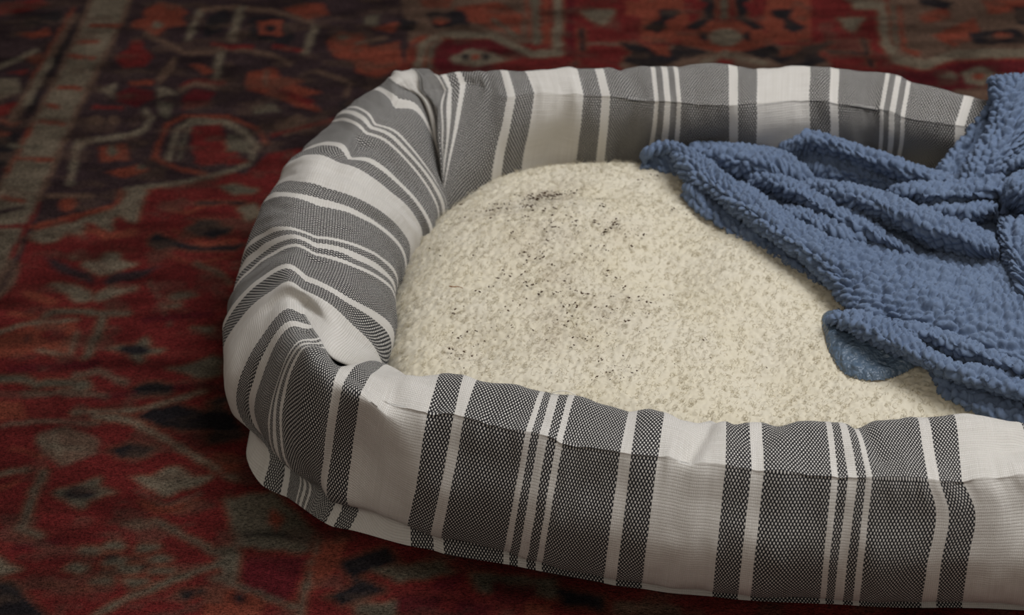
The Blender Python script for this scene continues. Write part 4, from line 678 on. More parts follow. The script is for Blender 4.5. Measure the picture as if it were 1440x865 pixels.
SOIL = [(*(0.0298,1.3640,0.0900)[:2], .022, 1.), (*(-0.0113,1.3270,0.0900)[:2], .03, .5), (*(0.0275,1.2813,0.0900)[:2], .035, .55), (*(0.0778,1.3013,0.0900)[:2], .025, .45), (*(0.0417,1.1828,0.0900)[:2], .03, .7), (*(-0.0310,1.1651,0.0900)[:2], .022, .5), (*(0.0737,1.2007,0.0900)[:2], .03, .5), (*(0.0215,1.2378,0.0900)[:2], .03, .6)]
def make_curves(name, root, nrm, length, rad, pts, curl, turns, mat, parent, origin, col=None):
    """short curled fibres, one hair-curves object"""
    n = len(root); t = np.linspace(0, 1, pts)[None, :, None]
    rv = RNG.normal(size=(n, 3)); a = np.cross(nrm, rv); a /= np.linalg.norm(a, axis=1, keepdims=True) + 1e-9; b = np.cross(nrm, a)
    ph = RNG.uniform(0, 6.28, (n, 1, 1)); L = (length * RNG.uniform(.6, 1.3, n))[:, None, None]; tw = turns * RNG.uniform(.6, 1.4, (n, 1, 1)) * RNG.choice([-1, 1], (n, 1, 1))
    lean = a[:, None] * RNG.normal(0, .5, (n, 1, 1))
    ang = ph + tw * 6.283 * t; r = curl * np.minimum(1, t * 3) * RNG.uniform(.6, 1.3, (n, 1, 1))
    P = root[:, None] + (nrm[:, None] + lean) * L * t + r * (np.cos(ang) * a[:, None] + np.sin(ang) * b[:, None]) - r * np.cos(ph) * a[:, None] * 0
    P = P - np.asarray(origin)
    d = bpy.data.hair_curves.new(name); d.add_curves([pts] * n)
    d.attributes['position'].data.foreach_set('vector', np.ascontiguousarray(P, np.float32).ravel())
    ra = d.attributes.get('radius') or d.attributes.new('radius', 'FLOAT', 'POINT')
    rr = rad * (1 - .55 * t[0, :, 0] ** 2); ra.data.foreach_set('value', np.tile(rr, n).astype(np.float32))
    if col is not None:
        ca = d.attributes.new('soil', 'FLOAT', 'CURVE'); ca.data.foreach_set('value', col.astype(np.float32))
    d.materials.append(mat); o = bpy.data.objects.new(name, d); COL.objects.link(o); o.parent = parent; o['kind'] = 'stuff'
    return o
def fleece_mat(fibre=False):
    t = NT('cream_fibre' if fibre else 'cream_fleece'); co = t.n('ShaderNodeTexCoord').outputs['Object']
    soil = t.n('ShaderNodeAttribute', attribute_name='soil').outputs['Fac']
    c = t.mix(t.noise(co, 30, 3), (.625, .585, .490, 1), (.590, .535, .400, 1))
    sp = t.n('ShaderNodeMapRange', [t.noise(co, 330, 3, .7), .50, .66, 0., 1.]).outputs[0]
    c = t.mix(t.math('MULTIPLY', soil, t.math('ADD', t.math('MULTIPLY', sp, .35), .22)), c, (.23, .16, .11, 1))
    t.colour(c); t.b.inputs['Sheen Weight'].default_value = .15
    if fibre:
        tr = t.n('ShaderNodeBsdfTranslucent', [c]); mx = t.n('ShaderNodeMixShader', [.45, t.b.outputs[0], tr.outputs[0]])
        t.t.links.new(mx.outputs[0], t.t.nodes['Material Output'].inputs[0])
    return t.m
FLEECE = fleece_mat(); FIBRE = fleece_mat(True)
def soil_at(P):
    s = np.zeros(len(P))
    for x, y, r, a in SOIL: s = np.maximum(s, a * np.exp(-((P[:, 0] - x) ** 2 + (P[:, 1] - y) ** 2) / r ** 2))
    return s * np.clip(.75 + fbm(P[:, 0] * 70, P[:, 1] * 70, 66, 2) * 1.6, 0, 1.3)
def build_cushion():
    st = .0011; xs = np.arange(-.12, .60, st); ys = np.arange(1.02, 1.47, st); X, Y = np.meshgrid(xs, ys, indexing='ij'); P = np.stack([X, Y], -1).reshape(-1, 2)
    z, d = cushion_z(P)
    clump = np.clip(.62 - cells(P[:, 0] / .0062, P[:, 1] / .0062, .95, 3), -.10, .6) + .6 * np.clip(.6 - cells(P[:, 0] / .0034 + 4, P[:, 1] / .0034, .95, 9), -.12, .6)
    z = z + clump * .0016 + fbm(P[:, 0] * 420, P[:, 1] * 420, 71, 2) * .0010
    keep = (d > -.011); z = np.maximum(z, RUGZ + .002)
    nx, ny = X.shape; Fq = grid_faces(nx, ny); Fq = Fq[keep[Fq].all(1)]
    V = np.column_stack([P, z]); used = np.unique(Fq); mp = np.full(len(V), -1); mp[used] = np.arange(len(used))
    o = mesh('fleece_cushion', V[used] - np.array(bed.location), mp[Fq], FLEECE, bed, attrs={'soil': soil_at(P[used])})
    o['label'] = 'cream fleece cushion flecked with brown dirt'
    # fibres
    n = 26000
    Q = np.column_stack([RNG.uniform(-.1, .5, n), RNG.uniform(1.04, 1.46, n)]); h, dd = cushion_z(Q); k = (dd > -.004); Q = Q[k]; h = h[k]
    e = .003; hx = cushion_z(Q + [e, 0])[0]; hy = cushion_z(Q + [0, e])[0]
    nm = np.column_stack([-(hx - h) / e, -(hy - h) / e, np.ones(len(Q))]); nm /= np.linalg.norm(nm, axis=1, keepdims=True)
    # fibres lean together in tufts
    ln = np.column_stack([vnoise(Q[:, 0] * 170, Q[:, 1] * 170, 3), vnoise(Q[:, 0] * 170, Q[:, 1] * 170, 4), np.zeros(len(Q))]); nm = nm + 2.5 * ln; nm /= np.linalg.norm(nm, axis=1, keepdims=True)
    root = np.column_stack([Q, h - .001])
    f = make_curves('fleece_pile', root, nm, .0040, .00017, 8, .0012, 1.2, FIBRE, o, bed.location, soil_at(Q)); f['label'] = 'curly cream fibres'
build_cushion()

# ---------------------------------------------------------------- dirt on the fleece
OUT = smooth_line([[0.1049,1.413,0.085],[0.1087,1.4321,0.09],[0.1256,1.4472,0.09],[0.161,1.4402,0.09],[0.2015,1.4318,0.095],[0.2235,1.423,0.105],[0.2335,1.4214,0.11],[0.2437,1.4221,0.115],[0.2615,1.4152,0.115],[0.2836,1.3981,0.115],[0.3094,1.378,0.115],[0.3346,1.3583,0.115],[0.3441,1.3697,0.11],[0.3551,1.3808,0.12],[0.3712,1.3976,0.13],[0.3864,1.4148,0.14],[0.393,1.4287,0.15],[0.3951,1.428,0.155],[0.52,1.47,0.15],[0.54,1.35,0.1],[0.53,1.15,0.1],[0.47,1.115,0.1],[0.372,1.0964,0.09],[0.3595,1.1078,0.09],[0.3308,1.1158,0.092],[0.302,1.1316,0.092],[0.2654,1.1607,0.092],[0.245,1.1844,0.092],[0.2351,1.1961,0.092],[0.2334,1.2034,0.092],[0.2388,1.2088,0.092],[0.2495,1.2098,0.092],[0.2411,1.2246,0.09],[0.2308,1.2359,0.09],[0.2126,1.2646,0.09],[0.1882,1.2933,0.09],[0.1576,1.3259,0.09],[0.1425,1.365,0.088],[0.1419,1.3963,0.087],[0.1338,1.4057,0.086],[0.1205,1.4073,0.085]], 5, True)                             # plan outline of the blanket
def build_dirt():
    V = []; Fq = []
    cl = [((0.0297,1.3592,0.0930), .014, .007, 130), ((-0.0113,1.3327,0.0930), .025, .02, 50), ((0.0249,1.2968,0.0930), .03, .03, 90), ((0.0833,1.3018,0.0930), .018, .010, 34), ((0.0268,1.2334,0.0930), .03, .03, 110), ((0.0679,1.1875,0.0930), .025, .03, 60),
          ((-0.0336,1.1698,0.0930), .014, .02, 40), ((0.0413,1.1698,0.0930), .02, .02, 40), ((0.0709,1.1354,0.0930), .014, .014, 26), ((0.0433,1.2525,0.0930), .08, .07, 120), ((0.1344,1.1698,0.0930), .08, .04, 14), ((0.1164,1.3914,0.0900), .03, .01, 12)]
    pts = []
    for c, sx, sy, n in cl:
        for k in range(int(n * .45)):
            q = (c[0] + RNG.normal() * sx * .75, c[1] + RNG.normal() * sy * .75); m = RNG.integers(1, 9); sd = RNG.uniform(.0008, .0032); tilt = RNG.normal() * .4
            for j in range(m):
                e = RNG.normal() * sd * 1.6; pts.append((q[0] + e, q[1] + RNG.normal() * sd * .6 + e * tilt))
    pts = np.array(pts); z, d = cushion_z(pts)
    for (x, y), zz, dd in zip(pts, z, d):
        if dd < .01 or inside(np.array([[x, y]]), OUT)[0]: continue
        s = .00018 + RNG.random() ** 3 * .00075; a = RNG.uniform(0, 6.28); b = len(V); zz += .0044
        ax = np.array([math.cos(a), math.sin(a), 0]) * s * RNG.uniform(1, 2.6); ay = np.array([-math.sin(a), math.cos(a), 0]) * s; az = np.array([0, 0, s * .9]); c = np.array([x, y, zz])
        V += [c + ax, c + ay, c - ax * .8, c - ay, c + az, c - az]; Fq += [(b + i, b + (i + 1) % 4, b + 4) for i in range(4)] + [(b + (i + 1) % 4, b + i, b + 5) for i in range(4)]
    t = NT('dry_soil'); t.colour(t.mix(t.noise(t.n('ShaderNodeTexCoord').outputs['Object'], 200, 1), (.014, .0075, .005, 1), (.09, .048, .028, 1)))
    tag(mesh('dirt_crumbs', np.array(V), np.array(Fq), t.m, smooth=False), 'dark specks of dry dirt scattered over the cream fleece', 'dirt', kind='stuff')
    c = np.array((-0.0428,1.2320,0.0940)); c[2] = cushion_z(c[None, :2])[0][0] + .005
    L = smooth_line([c + (-.0045, .0012, 0), c + (-.001, -.0002, .0004), c + (.002, .0004, .0003), c + (.006, -.0016, 0)], 4)
    a = np.arange(6) * math.pi / 3; P = np.stack([L + .00045 * np.array([0, math.cos(k), math.sin(k)]) * np.linspace(1, .5, len(L))[:, None] for k in list(a) + [0]], 1)
    t = NT('rusty_bark'); t.colour((.23, .085, .02, 1))
    tag(mesh('twig_fragment', P.reshape(-1, 3), grid_faces(len(L), 7), t.m), 'tiny orange brown twig fragment lying on the left of the fleece', 'twig')
build_dirt()

# ---------------------------------------------------------------- blanket
STRIPS = [[[[0.2271,1.4522,0.085],[0.2398,1.4581,0.085],[0.2514,1.464,0.085],[0.2681,1.4581,0.085],[0.2927,1.4405,0.085],[0.3195,1.4209,0.085],[0.3458,1.4017,0.085],[0.3672,1.3906,0.085],[0.3857,1.3847,0.09]],[[0.2233,1.428,0.1],[0.2327,1.4157,0.112],[0.2421,1.4124,0.12],[0.2582,1.4067,0.12],[0.2818,1.3886,0.12],[0.3075,1.3697,0.12],[0.3326,1.3501,0.12],[0.353,1.3383,0.12],[0.3735,1.3426,0.12]],[[0.223,1.4166,0.102],[0.2337,1.4043,0.112],[0.2435,1.3959,0.121],[0.26,1.3903,0.121],[0.2816,1.3724,0.121],[0.3049,1.3538,0.121],[0.3304,1.3372,0.12],[0.3512,1.333,0.118],[0.3723,1.3356,0.119]],[[0.2255,1.4096,0.098],[0.2384,1.4063,0.1],[0.2503,1.4031,0.106],[0.2669,1.3963,0.106],[0.2878,1.3807,0.106],[0.3092,1.3632,0.106],[0.334,1.3481,0.106],[0.3545,1.3459,0.106],[0.3758,1.3459,0.108]],[[0.227,1.4049,0.094],[0.2411,1.3971,0.096],[0.2536,1.3878,0.099],[0.2698,1.3795,0.1],[0.2901,1.3691,0.101],[0.3098,1.3566,0.102],[0.3345,1.3481,0.102],[0.3549,1.3481,0.102],[0.3774,1.3502,0.102]],[[0.2308,1.4101,0.084],[0.2462,1.4011,0.084],[0.2585,1.3846,0.086],[0.275,1.378,0.086],[0.2946,1.3737,0.086],[0.3131,1.364,0.088],[0.3374,1.3565,0.09],[0.3574,1.3565,0.09],[0.3807,1.3586,0.09]]],[[[0.147,1.4492,0.084],[0.1772,1.4452,0.085],[0.2003,1.4428,0.085],[0.2232,1.4355,0.088],[0.2385,1.4149,0.09],[0.2511,1.398,0.09]],[[0.1446,1.4269,0.1],[0.1734,1.4156,0.106],[0.1972,1.4088,0.108],[0.2179,1.4008,0.108],[0.2324,1.389,0.105],[0.245,1.3795,0.1]],[[0.1439,1.4109,0.104],[0.1689,1.3936,0.111],[0.1927,1.3846,0.113],[0.2127,1.3807,0.11],[0.2285,1.3746,0.105],[0.2425,1.3718,0.098]],[[0.1459,1.404,0.1],[0.1693,1.3917,0.102],[0.1931,1.3812,0.103],[0.213,1.3779,0.101],[0.2291,1.3745,0.097],[0.2431,1.3727,0.092]],[[0.1555,1.4058,0.088],[0.1727,1.4007,0.087],[0.1952,1.3918,0.087],[0.2149,1.3852,0.087],[0.2304,1.3786,0.087],[0.2438,1.3737,0.086]]],[[[0.1936,1.404,0.085],[0.2185,1.3924,0.088],[0.2412,1.3726,0.088],[0.2605,1.349,0.088],[0.2794,1.327,0.09],[0.2972,1.3003,0.09],[0.3129,1.2793,0.092]],[[0.1917,1.3828,0.1],[0.2133,1.3599,0.11],[0.2343,1.3336,0.113],[0.2526,1.3081,0.114],[0.2715,1.2897,0.114],[0.2895,1.2669,0.112],[0.3074,1.2564,0.106]],[[0.1913,1.3691,0.103],[0.2116,1.3427,0.114],[0.2299,1.3152,0.118],[0.2481,1.29,0.119],[0.2677,1.2735,0.118],[0.2872,1.257,0.114],[0.3068,1.2525,0.106]],[[0.1929,1.3696,0.098],[0.2153,1.3475,0.103],[0.2315,1.3233,0.105],[0.2494,1.2986,0.105],[0.2691,1.2815,0.105],[0.2885,1.2652,0.104],[0.3073,1.2527,0.102]],[[0.1971,1.3802,0.086],[0.2217,1.366,0.084],[0.237,1.3447,0.084],[0.2539,1.3181,0.085],[0.2734,1.2988,0.087],[0.2921,1.2783,0.09],[0.3104,1.2627,0.09]]],[[[0.2144,1.3479,0.086],[0.2325,1.3432,0.087],[0.2479,1.3259,0.088],[0.2627,1.3084,0.09],[0.2785,1.2983,0.09]],[[0.2101,1.3291,0.1],[0.2268,1.3113,0.11],[0.2414,1.2928,0.112],[0.2567,1.2793,0.111],[0.2735,1.275,0.106]],[[0.2119,1.3171,0.103],[0.2252,1.2958,0.114],[0.2389,1.2791,0.115],[0.2546,1.2693,0.113],[0.2729,1.271,0.106]],[[0.2182,1.3114,0.1],[0.2295,1.2976,0.105],[0.2407,1.283,0.106],[0.2558,1.273,0.106],[0.2733,1.2716,0.103]],[[0.2234,1.3207,0.09],[0.2338,1.3135,0.09],[0.2444,1.3003,0.09],[0.2597,1.2903,0.09],[0.2761,1.2833,0.092]]],[[[0.2352,1.3858,0.088],[0.257,1.3803,0.09],[0.2891,1.3641,0.092],[0.3064,1.348,0.094],[0.3233,1.3312,0.096],[0.3418,1.3135,0.098],[0.3571,1.3012,0.1],[0.3696,1.2831,0.1],[0.3745,1.2693,0.1]],[[0.233,1.374,0.098],[0.2508,1.348,0.112],[0.2794,1.3192,0.122],[0.2961,1.3036,0.124],[0.3125,1.2882,0.126],[0.3311,1.2731,0.126],[0.3467,1.2641,0.126],[0.3584,1.2486,0.124],[0.3664,1.2437,0.117]],[[0.2334,1.3636,0.099],[0.2489,1.3315,0.115],[0.2757,1.2978,0.127],[0.2914,1.2778,0.13],[0.3055,1.2623,0.131],[0.3232,1.2476,0.131],[0.3396,1.2376,0.13],[0.3547,1.2351,0.124],[0.3656,1.241,0.115]],[[0.2369,1.3577,0.096],[0.2537,1.3306,0.105],[0.2789,1.3009,0.112],[0.2936,1.2837,0.114],[0.3076,1.2702,0.115],[0.3252,1.2564,0.115],[0.3423,1.2463,0.114],[0.3572,1.2441,0.111],[0.3669,1.2471,0.107]],[[0.2416,1.3575,0.088],[0.2611,1.3405,0.088],[0.2856,1.3218,0.088],[0.2987,1.3059,0.089],[0.3131,1.2923,0.09],[0.3307,1.2793,0.09],[0.3468,1.2665,0.092],[0.3613,1.2587,0.094],[0.3709,1.2577,0.094]]],[[[0.3008,1.3636,0.095],[0.3183,1.3609,0.098],[0.3371,1.3588,0.1],[0.3539,1.3599,0.1],[0.3729,1.3583,0.105],[0.3856,1.3545,0.11],[0.3913,1.3459,0.11]],[[0.2965,1.3427,0.11],[0.3109,1.3303,0.119],[0.3281,1.3233,0.124],[0.3436,1.3212,0.126],[0.3626,1.3221,0.13],[0.3763,1.323,0.132],[0.3823,1.3169,0.128]],[[0.2971,1.3331,0.112],[0.3085,1.3145,0.123],[0.3234,1.3028,0.129],[0.3401,1.2996,0.131],[0.3576,1.299,0.134],[0.3714,1.3004,0.135],[0.3794,1.3059,0.129]],[[0.3024,1.3343,0.106],[0.3133,1.3226,0.112],[0.327,1.3137,0.115],[0.3448,1.3095,0.117],[0.3622,1.3094,0.119],[0.3758,1.312,0.12],[0.3812,1.3141,0.12]],[[0.3085,1.3491,0.092],[0.3194,1.3406,0.094],[0.3327,1.3332,0.096],[0.3516,1.3322,0.096],[0.3701,1.3343,0.096],[0.3844,1.3385,0.096],[0.3897,1.3448,0.096]]],[[[0.3248,1.3332,0.096],[0.3403,1.3301,0.098],[0.3568,1.328,0.098],[0.373,1.3291,0.1],[0.3844,1.3353,0.1]],[[0.3218,1.3175,0.108],[0.3334,1.3044,0.117],[0.3481,1.297,0.121],[0.3643,1.2996,0.122],[0.3776,1.311,0.118]],[[0.3226,1.3102,0.11],[0.3313,1.292,0.121],[0.3454,1.2827,0.125],[0.3615,1.2851,0.126],[0.3741,1.3007,0.12]],[[0.3273,1.3145,0.104],[0.3364,1.301,0.11],[0.3494,1.2918,0.112],[0.3657,1.2969,0.112],[0.3757,1.3076,0.111]],[[0.3341,1.3259,0.092],[0.3432,1.3197,0.092],[0.3558,1.3125,0.092],[0.3717,1.3166,0.092],[0.3789,1.3218,0.096]]],[[[0.1101,1.4342,0.086],[0.1269,1.4458,0.086],[0.1445,1.44,0.086],[0.1596,1.4193,0.086],[0.1748,1.3912,0.086],[0.1957,1.3661,0.086],[0.2155,1.3384,0.088],[0.2339,1.3176,0.088],[0.2527,1.3003,0.09],[0.2758,1.2882,0.092],[0.3012,1.2763,0.094],[0.327,1.2679,0.095],[0.3527,1.2606,0.096],[0.3731,1.2538,0.096],[0.3904,1.2365,0.1]],[[0.1077,1.4187,0.098],[0.1236,1.4235,0.104],[0.1402,1.4111,0.108],[0.1555,1.3857,0.111],[0.1712,1.3556,0.112],[0.1911,1.3289,0.114],[0.2111,1.2983,0.115],[0.2284,1.2777,0.114],[0.2482,1.2684,0.111],[0.2715,1.2631,0.108],[0.2966,1.2568,0.107],[0.3222,1.2491,0.107],[0.3476,1.2418,0.108],[0.3665,1.2313,0.11],[0.3835,1.2141,0.114]],[[0.109,1.4131,0.1],[0.1263,1.4127,0.107],[0.1394,1.3863,0.112],[0.1498,1.3593,0.115],[0.1633,1.3325,0.117],[0.1812,1.3001,0.121],[0.1988,1.2703,0.122],[0.2165,1.2464,0.121],[0.2353,1.2327,0.118],[0.2553,1.222,0.115],[0.2791,1.2113,0.114],[0.3024,1.1956,0.116],[0.3251,1.1791,0.118],[0.3476,1.1688,0.119],[0.3708,1.1586,0.12]],[[0.1087,1.4158,0.097],[0.1287,1.4109,0.102],[0.1367,1.384,0.104],[0.1427,1.3631,0.104],[0.1565,1.3433,0.105],[0.1727,1.318,0.107],[0.1887,1.2889,0.108],[0.2055,1.2631,0.108],[0.2215,1.2423,0.107],[0.2372,1.2183,0.106],[0.2494,1.195,0.105],[0.2693,1.1752,0.105],[0.2968,1.157,0.108],[0.3232,1.1362,0.11],[0.3622,1.1111,0.11]],[[0.1097,1.4274,0.088],[0.1316,1.4274,0.088],[0.1398,1.4068,0.086],[0.1465,1.3868,0.086],[0.1601,1.3672,0.086],[0.1776,1.3447,0.086],[0.194,1.3156,0.086],[0.2113,1.2893,0.086],[0.2273,1.2666,0.086],[0.2431,1.2407,0.086],[0.2552,1.2155,0.086],[0.2755,1.1955,0.086],[0.3036,1.1767,0.088],[0.3304,1.1547,0.09],[0.3691,1.1293,0.09]]],[[[0.1533,1.3827,0.094],[0.1687,1.3523,0.094],[0.1886,1.3228,0.094],[0.208,1.2952,0.094],[0.2276,1.2734,0.092],[0.2458,1.2426,0.088]],[[0.1425,1.3735,0.101],[0.156,1.3406,0.1],[0.1768,1.3089,0.099],[0.1985,1.2812,0.098],[0.219,1.2587,0.096],[0.2402,1.2344,0.091]],[[0.1392,1.3658,0.099],[0.1489,1.3348,0.097],[0.1698,1.3023,0.096],[0.1928,1.2778,0.095],[0.2144,1.2548,0.094],[0.2373,1.2288,0.091]],[[0.1416,1.3683,0.088],[0.1549,1.3321,0.088],[0.1739,1.3054,0.088],[0.1959,1.2813,0.088],[0.2167,1.2603,0.087],[0.2379,1.2308,0.087]],[[0.1459,1.3745,0.08],[0.1594,1.3404,0.08],[0.1796,1.3135,0.08],[0.2007,1.2893,0.08],[0.2202,1.2667,0.08],[0.2418,1.239,0.08]]],[[[0.1098,1.4231,0.094],[0.1218,1.4267,0.096],[0.1315,1.4142,0.098],[0.1409,1.3983,0.098]],[[0.106,1.4173,0.092],[0.118,1.419,0.091],[0.1302,1.4082,0.092],[0.1419,1.3992,0.092]],[[0.1035,1.4103,0.088],[0.1166,1.4113,0.086],[0.1303,1.4057,0.086],[0.1428,1.4001,0.086]],[[0.1064,1.4155,0.08],[0.1181,1.4133,0.08],[0.1309,1.4099,0.08],[0.1435,1.4054,0.08]]],[[[0.2369,1.2063,0.086],[0.2575,1.1963,0.088],[0.2775,1.1774,0.09],[0.2933,1.1555,0.092],[0.3108,1.134,0.094],[0.3352,1.124,0.094],[0.3679,1.1149,0.094]],[[0.2315,1.1903,0.1],[0.2538,1.1737,0.108],[0.272,1.1515,0.112],[0.2882,1.1304,0.113],[0.3048,1.1112,0.113],[0.3281,1.1026,0.112],[0.3607,1.0937,0.112]],[[0.2288,1.1798,0.103],[0.2475,1.1544,0.113],[0.264,1.1326,0.117],[0.2807,1.1149,0.117],[0.2984,1.0998,0.116],[0.3211,1.0865,0.115],[0.3554,1.0714,0.115]],[[0.2313,1.18,0.099],[0.2463,1.155,0.105],[0.2636,1.1382,0.106],[0.2794,1.1239,0.106],[0.296,1.1098,0.106],[0.3184,1.0964,0.105],[0.3568,1.0709,0.105]],[[0.2371,1.1927,0.088],[0.2528,1.1721,0.09],[0.2701,1.1565,0.09],[0.2862,1.1419,0.09],[0.3031,1.1276,0.09],[0.3253,1.1118,0.09],[0.3622,1.0852,0.09]]],[[[0.2684,1.1829,0.095],[0.2774,1.1748,0.097],[0.3037,1.1668,0.099],[0.3214,1.155,0.1],[0.3423,1.1361,0.1],[0.3673,1.116,0.1]],[[0.2671,1.1727,0.103],[0.2746,1.1591,0.109],[0.2981,1.1456,0.115],[0.3151,1.1326,0.117],[0.3355,1.1141,0.117],[0.3599,1.0936,0.117]],[[0.2689,1.1651,0.104],[0.2757,1.1485,0.111],[0.2967,1.1334,0.117],[0.312,1.1197,0.119],[0.3316,1.1032,0.119],[0.3576,1.0845,0.119]],[[0.2722,1.1637,0.1],[0.2825,1.15,0.103],[0.3002,1.1362,0.105],[0.3131,1.1247,0.106],[0.3344,1.1131,0.106],[0.362,1.0959,0.106]],[[0.2774,1.1704,0.09],[0.2881,1.1599,0.09],[0.3046,1.1435,0.092],[0.3168,1.135,0.092],[0.3386,1.1249,0.092],[0.3658,1.105,0.094]]],[[[0.2943,1.1367,0.092],[0.3123,1.1241,0.092],[0.3343,1.1076,0.092],[0.3615,1.0849,0.094]],[[0.295,1.1233,0.092],[0.3053,1.1034,0.094],[0.3241,1.0828,0.095],[0.3578,1.0689,0.096]],[[0.2983,1.1219,0.088],[0.3061,1.1038,0.088],[0.3231,1.083,0.088],[0.359,1.0688,0.088]],[[0.3032,1.1316,0.078],[0.3111,1.1134,0.078],[0.3282,1.0924,0.078],[0.3622,1.0766,0.078]]],[[[0.344,1.3817,0.1],[0.3638,1.4042,0.108],[0.3812,1.4251,0.116],[0.3934,1.4346,0.126],[0.3926,1.424,0.146],[0.3966,1.444,0.143],[0.4006,1.469,0.13]],[[0.3406,1.3648,0.113],[0.3587,1.3863,0.122],[0.3749,1.4033,0.132],[0.3861,1.4112,0.142],[0.3903,1.4192,0.152],[0.3943,1.4392,0.149],[0.3983,1.4642,0.136]],[[0.3483,1.3539,0.113],[0.3647,1.378,0.121],[0.3821,1.4033,0.13],[0.3916,1.4148,0.14],[0.3942,1.421,0.151],[0.3982,1.441,0.148],[0.4022,1.466,0.135]],[[0.36,1.3491,0.108],[0.3741,1.3747,0.115],[0.3913,1.4044,0.124],[0.4003,1.4218,0.134],[0.4016,1.4258,0.147],[0.4056,1.4458,0.144],[0.4096,1.4708,0.131]]],[[[0.3617,1.3556,0.104],[0.3731,1.3796,0.112],[0.3895,1.4056,0.122],[0.3956,1.4218,0.134],[0.3945,1.4216,0.15],[0.3985,1.4416,0.147],[0.4025,1.4666,0.134]],[[0.3518,1.3286,0.124],[0.3616,1.3469,0.135],[0.3783,1.3713,0.146],[0.3843,1.3884,0.155],[0.3882,1.4072,0.162],[0.3922,1.4272,0.159],[0.3962,1.4522,0.146]],[[0.3564,1.3158,0.13],[0.3681,1.3332,0.142],[0.3853,1.3599,0.152],[0.3929,1.3807,0.16],[0.3984,1.4017,0.167],[0.4024,1.4217,0.164],[0.4064,1.4467,0.151]],[[0.3736,1.3146,0.132],[0.3828,1.3309,0.144],[0.3977,1.3564,0.154],[0.4043,1.3772,0.162],[0.4106,1.4015,0.169],[0.4146,1.4215,0.166],[0.4186,1.4465,0.153]],[[0.3903,1.3328,0.126],[0.4009,1.3495,0.138],[0.4123,1.3644,0.15],[0.4188,1.3843,0.158],[0.4264,1.4093,0.166],[0.4304,1.4293,0.163],[0.4344,1.4543,0.15]],[[0.4113,1.3478,0.126],[0.4202,1.3571,0.14],[0.4325,1.3654,0.152],[0.4403,1.3807,0.16],[0.4503,1.4098,0.167],[0.4543,1.4298,0.164],[0.4583,1.4548,0.151]]],[[[0.3909,1.3621,0.108],[0.3997,1.3659,0.115],[0.4127,1.3686,0.12],[0.434,1.3752,0.12]],[[0.3817,1.3354,0.127],[0.3886,1.3339,0.139],[0.4012,1.3329,0.146],[0.4223,1.3405,0.146]],[[0.381,1.3285,0.126],[0.389,1.3281,0.136],[0.4005,1.3268,0.142],[0.421,1.3321,0.142]],[[0.389,1.3459,0.11],[0.3998,1.3556,0.112],[0.4112,1.3583,0.115],[0.4318,1.3615,0.115]]],[[[0.3919,1.3449,0.108],[0.4002,1.3523,0.112],[0.4101,1.3528,0.115],[0.4303,1.355,0.115]],[[0.384,1.3207,0.125],[0.3883,1.3149,0.137],[0.3979,1.3136,0.141],[0.4178,1.3168,0.141]],[[0.3798,1.3044,0.128],[0.3828,1.2892,0.142],[0.3906,1.2832,0.147],[0.4097,1.2842,0.147]],[[0.3829,1.3058,0.12],[0.3868,1.2938,0.125],[0.394,1.286,0.128],[0.413,1.286,0.128]],[[0.3944,1.3332,0.098],[0.3983,1.3249,0.098],[0.4058,1.3207,0.098],[0.425,1.3187,0.098]]],[[[0.3901,1.3301,0.096],[0.3801,1.2972,0.096],[0.3787,1.2655,0.096],[0.3796,1.2385,0.096],[0.3754,1.2002,0.1]],[[0.381,1.2967,0.116],[0.37,1.2601,0.119],[0.368,1.2297,0.12],[0.3685,1.2021,0.121],[0.3665,1.1718,0.12]],[[0.3841,1.2806,0.125],[0.3751,1.2445,0.128],[0.3725,1.2144,0.129],[0.3737,1.1915,0.127],[0.3728,1.1662,0.124]],[[0.4104,1.274,0.128],[0.4024,1.2395,0.13],[0.3987,1.211,0.13],[0.3965,1.1882,0.128],[0.3947,1.1662,0.124]]]]
COR = smooth_line([[0.2296,1.1999,0.088],[0.2274,1.178,0.087],[0.2285,1.1532,0.086],[0.2354,1.132,0.086],[0.2471,1.122,0.086],[0.2619,1.1195,0.086],[0.2779,1.1253,0.086],[0.2959,1.1378,0.088],[0.3081,1.1565,0.09],[0.2812,1.181,0.09],[0.2527,1.2007,0.09],[0.2363,1.2044,0.09]], 5, True); LOW = smooth_line([[0.2916,1.1476,0.087],[0.3003,1.1262,0.086],[0.3064,1.1085,0.085],[0.3206,1.088,0.084],[0.3363,1.0766,0.083],[0.3527,1.0704,0.083],[0.381,1.0657,0.083],[0.4071,1.098,0.09],[0.3644,1.1309,0.09],[0.3176,1.1522,0.09]], 5, True)
def under_z(P):
    z, d = cushion_z(P); z = np.maximum(z, .06)
    t = np.clip((P[:, 1] - 1.365) / .055, 0, 1); t = t * t * (3 - 2 * t); k = np.clip((P[:, 0] - .30) / .09, 0, 1); k = k * k * (3 - 2 * k)
    return z * (1 - t * k) + .120 * t * k
def blue_mat():
    t = NT('blue_chenille'); co = t.n('ShaderNodeTexCoord').outputs['Object']
    c = t.mix(t.noise(co, 26, 3), (.078, .118, .205, 1), (.130, .178, .268, 1)); c = t.mix(t.math('MULTIPLY', t.noise(co, 300, 2), .5), c, (.17, .215, .30, 1))
    t.colour(c); t.b.inputs['Sheen Weight'].default_value = .2; t.b.inputs['Sheen Roughness'].default_value = .4
    t.b.inputs['Sheen Tint'].default_value = (.7, .8, 1, 1)
    return t.m
BLUE = blue_mat()
ORIG = np.array((0.3004,1.2422,0.1000))
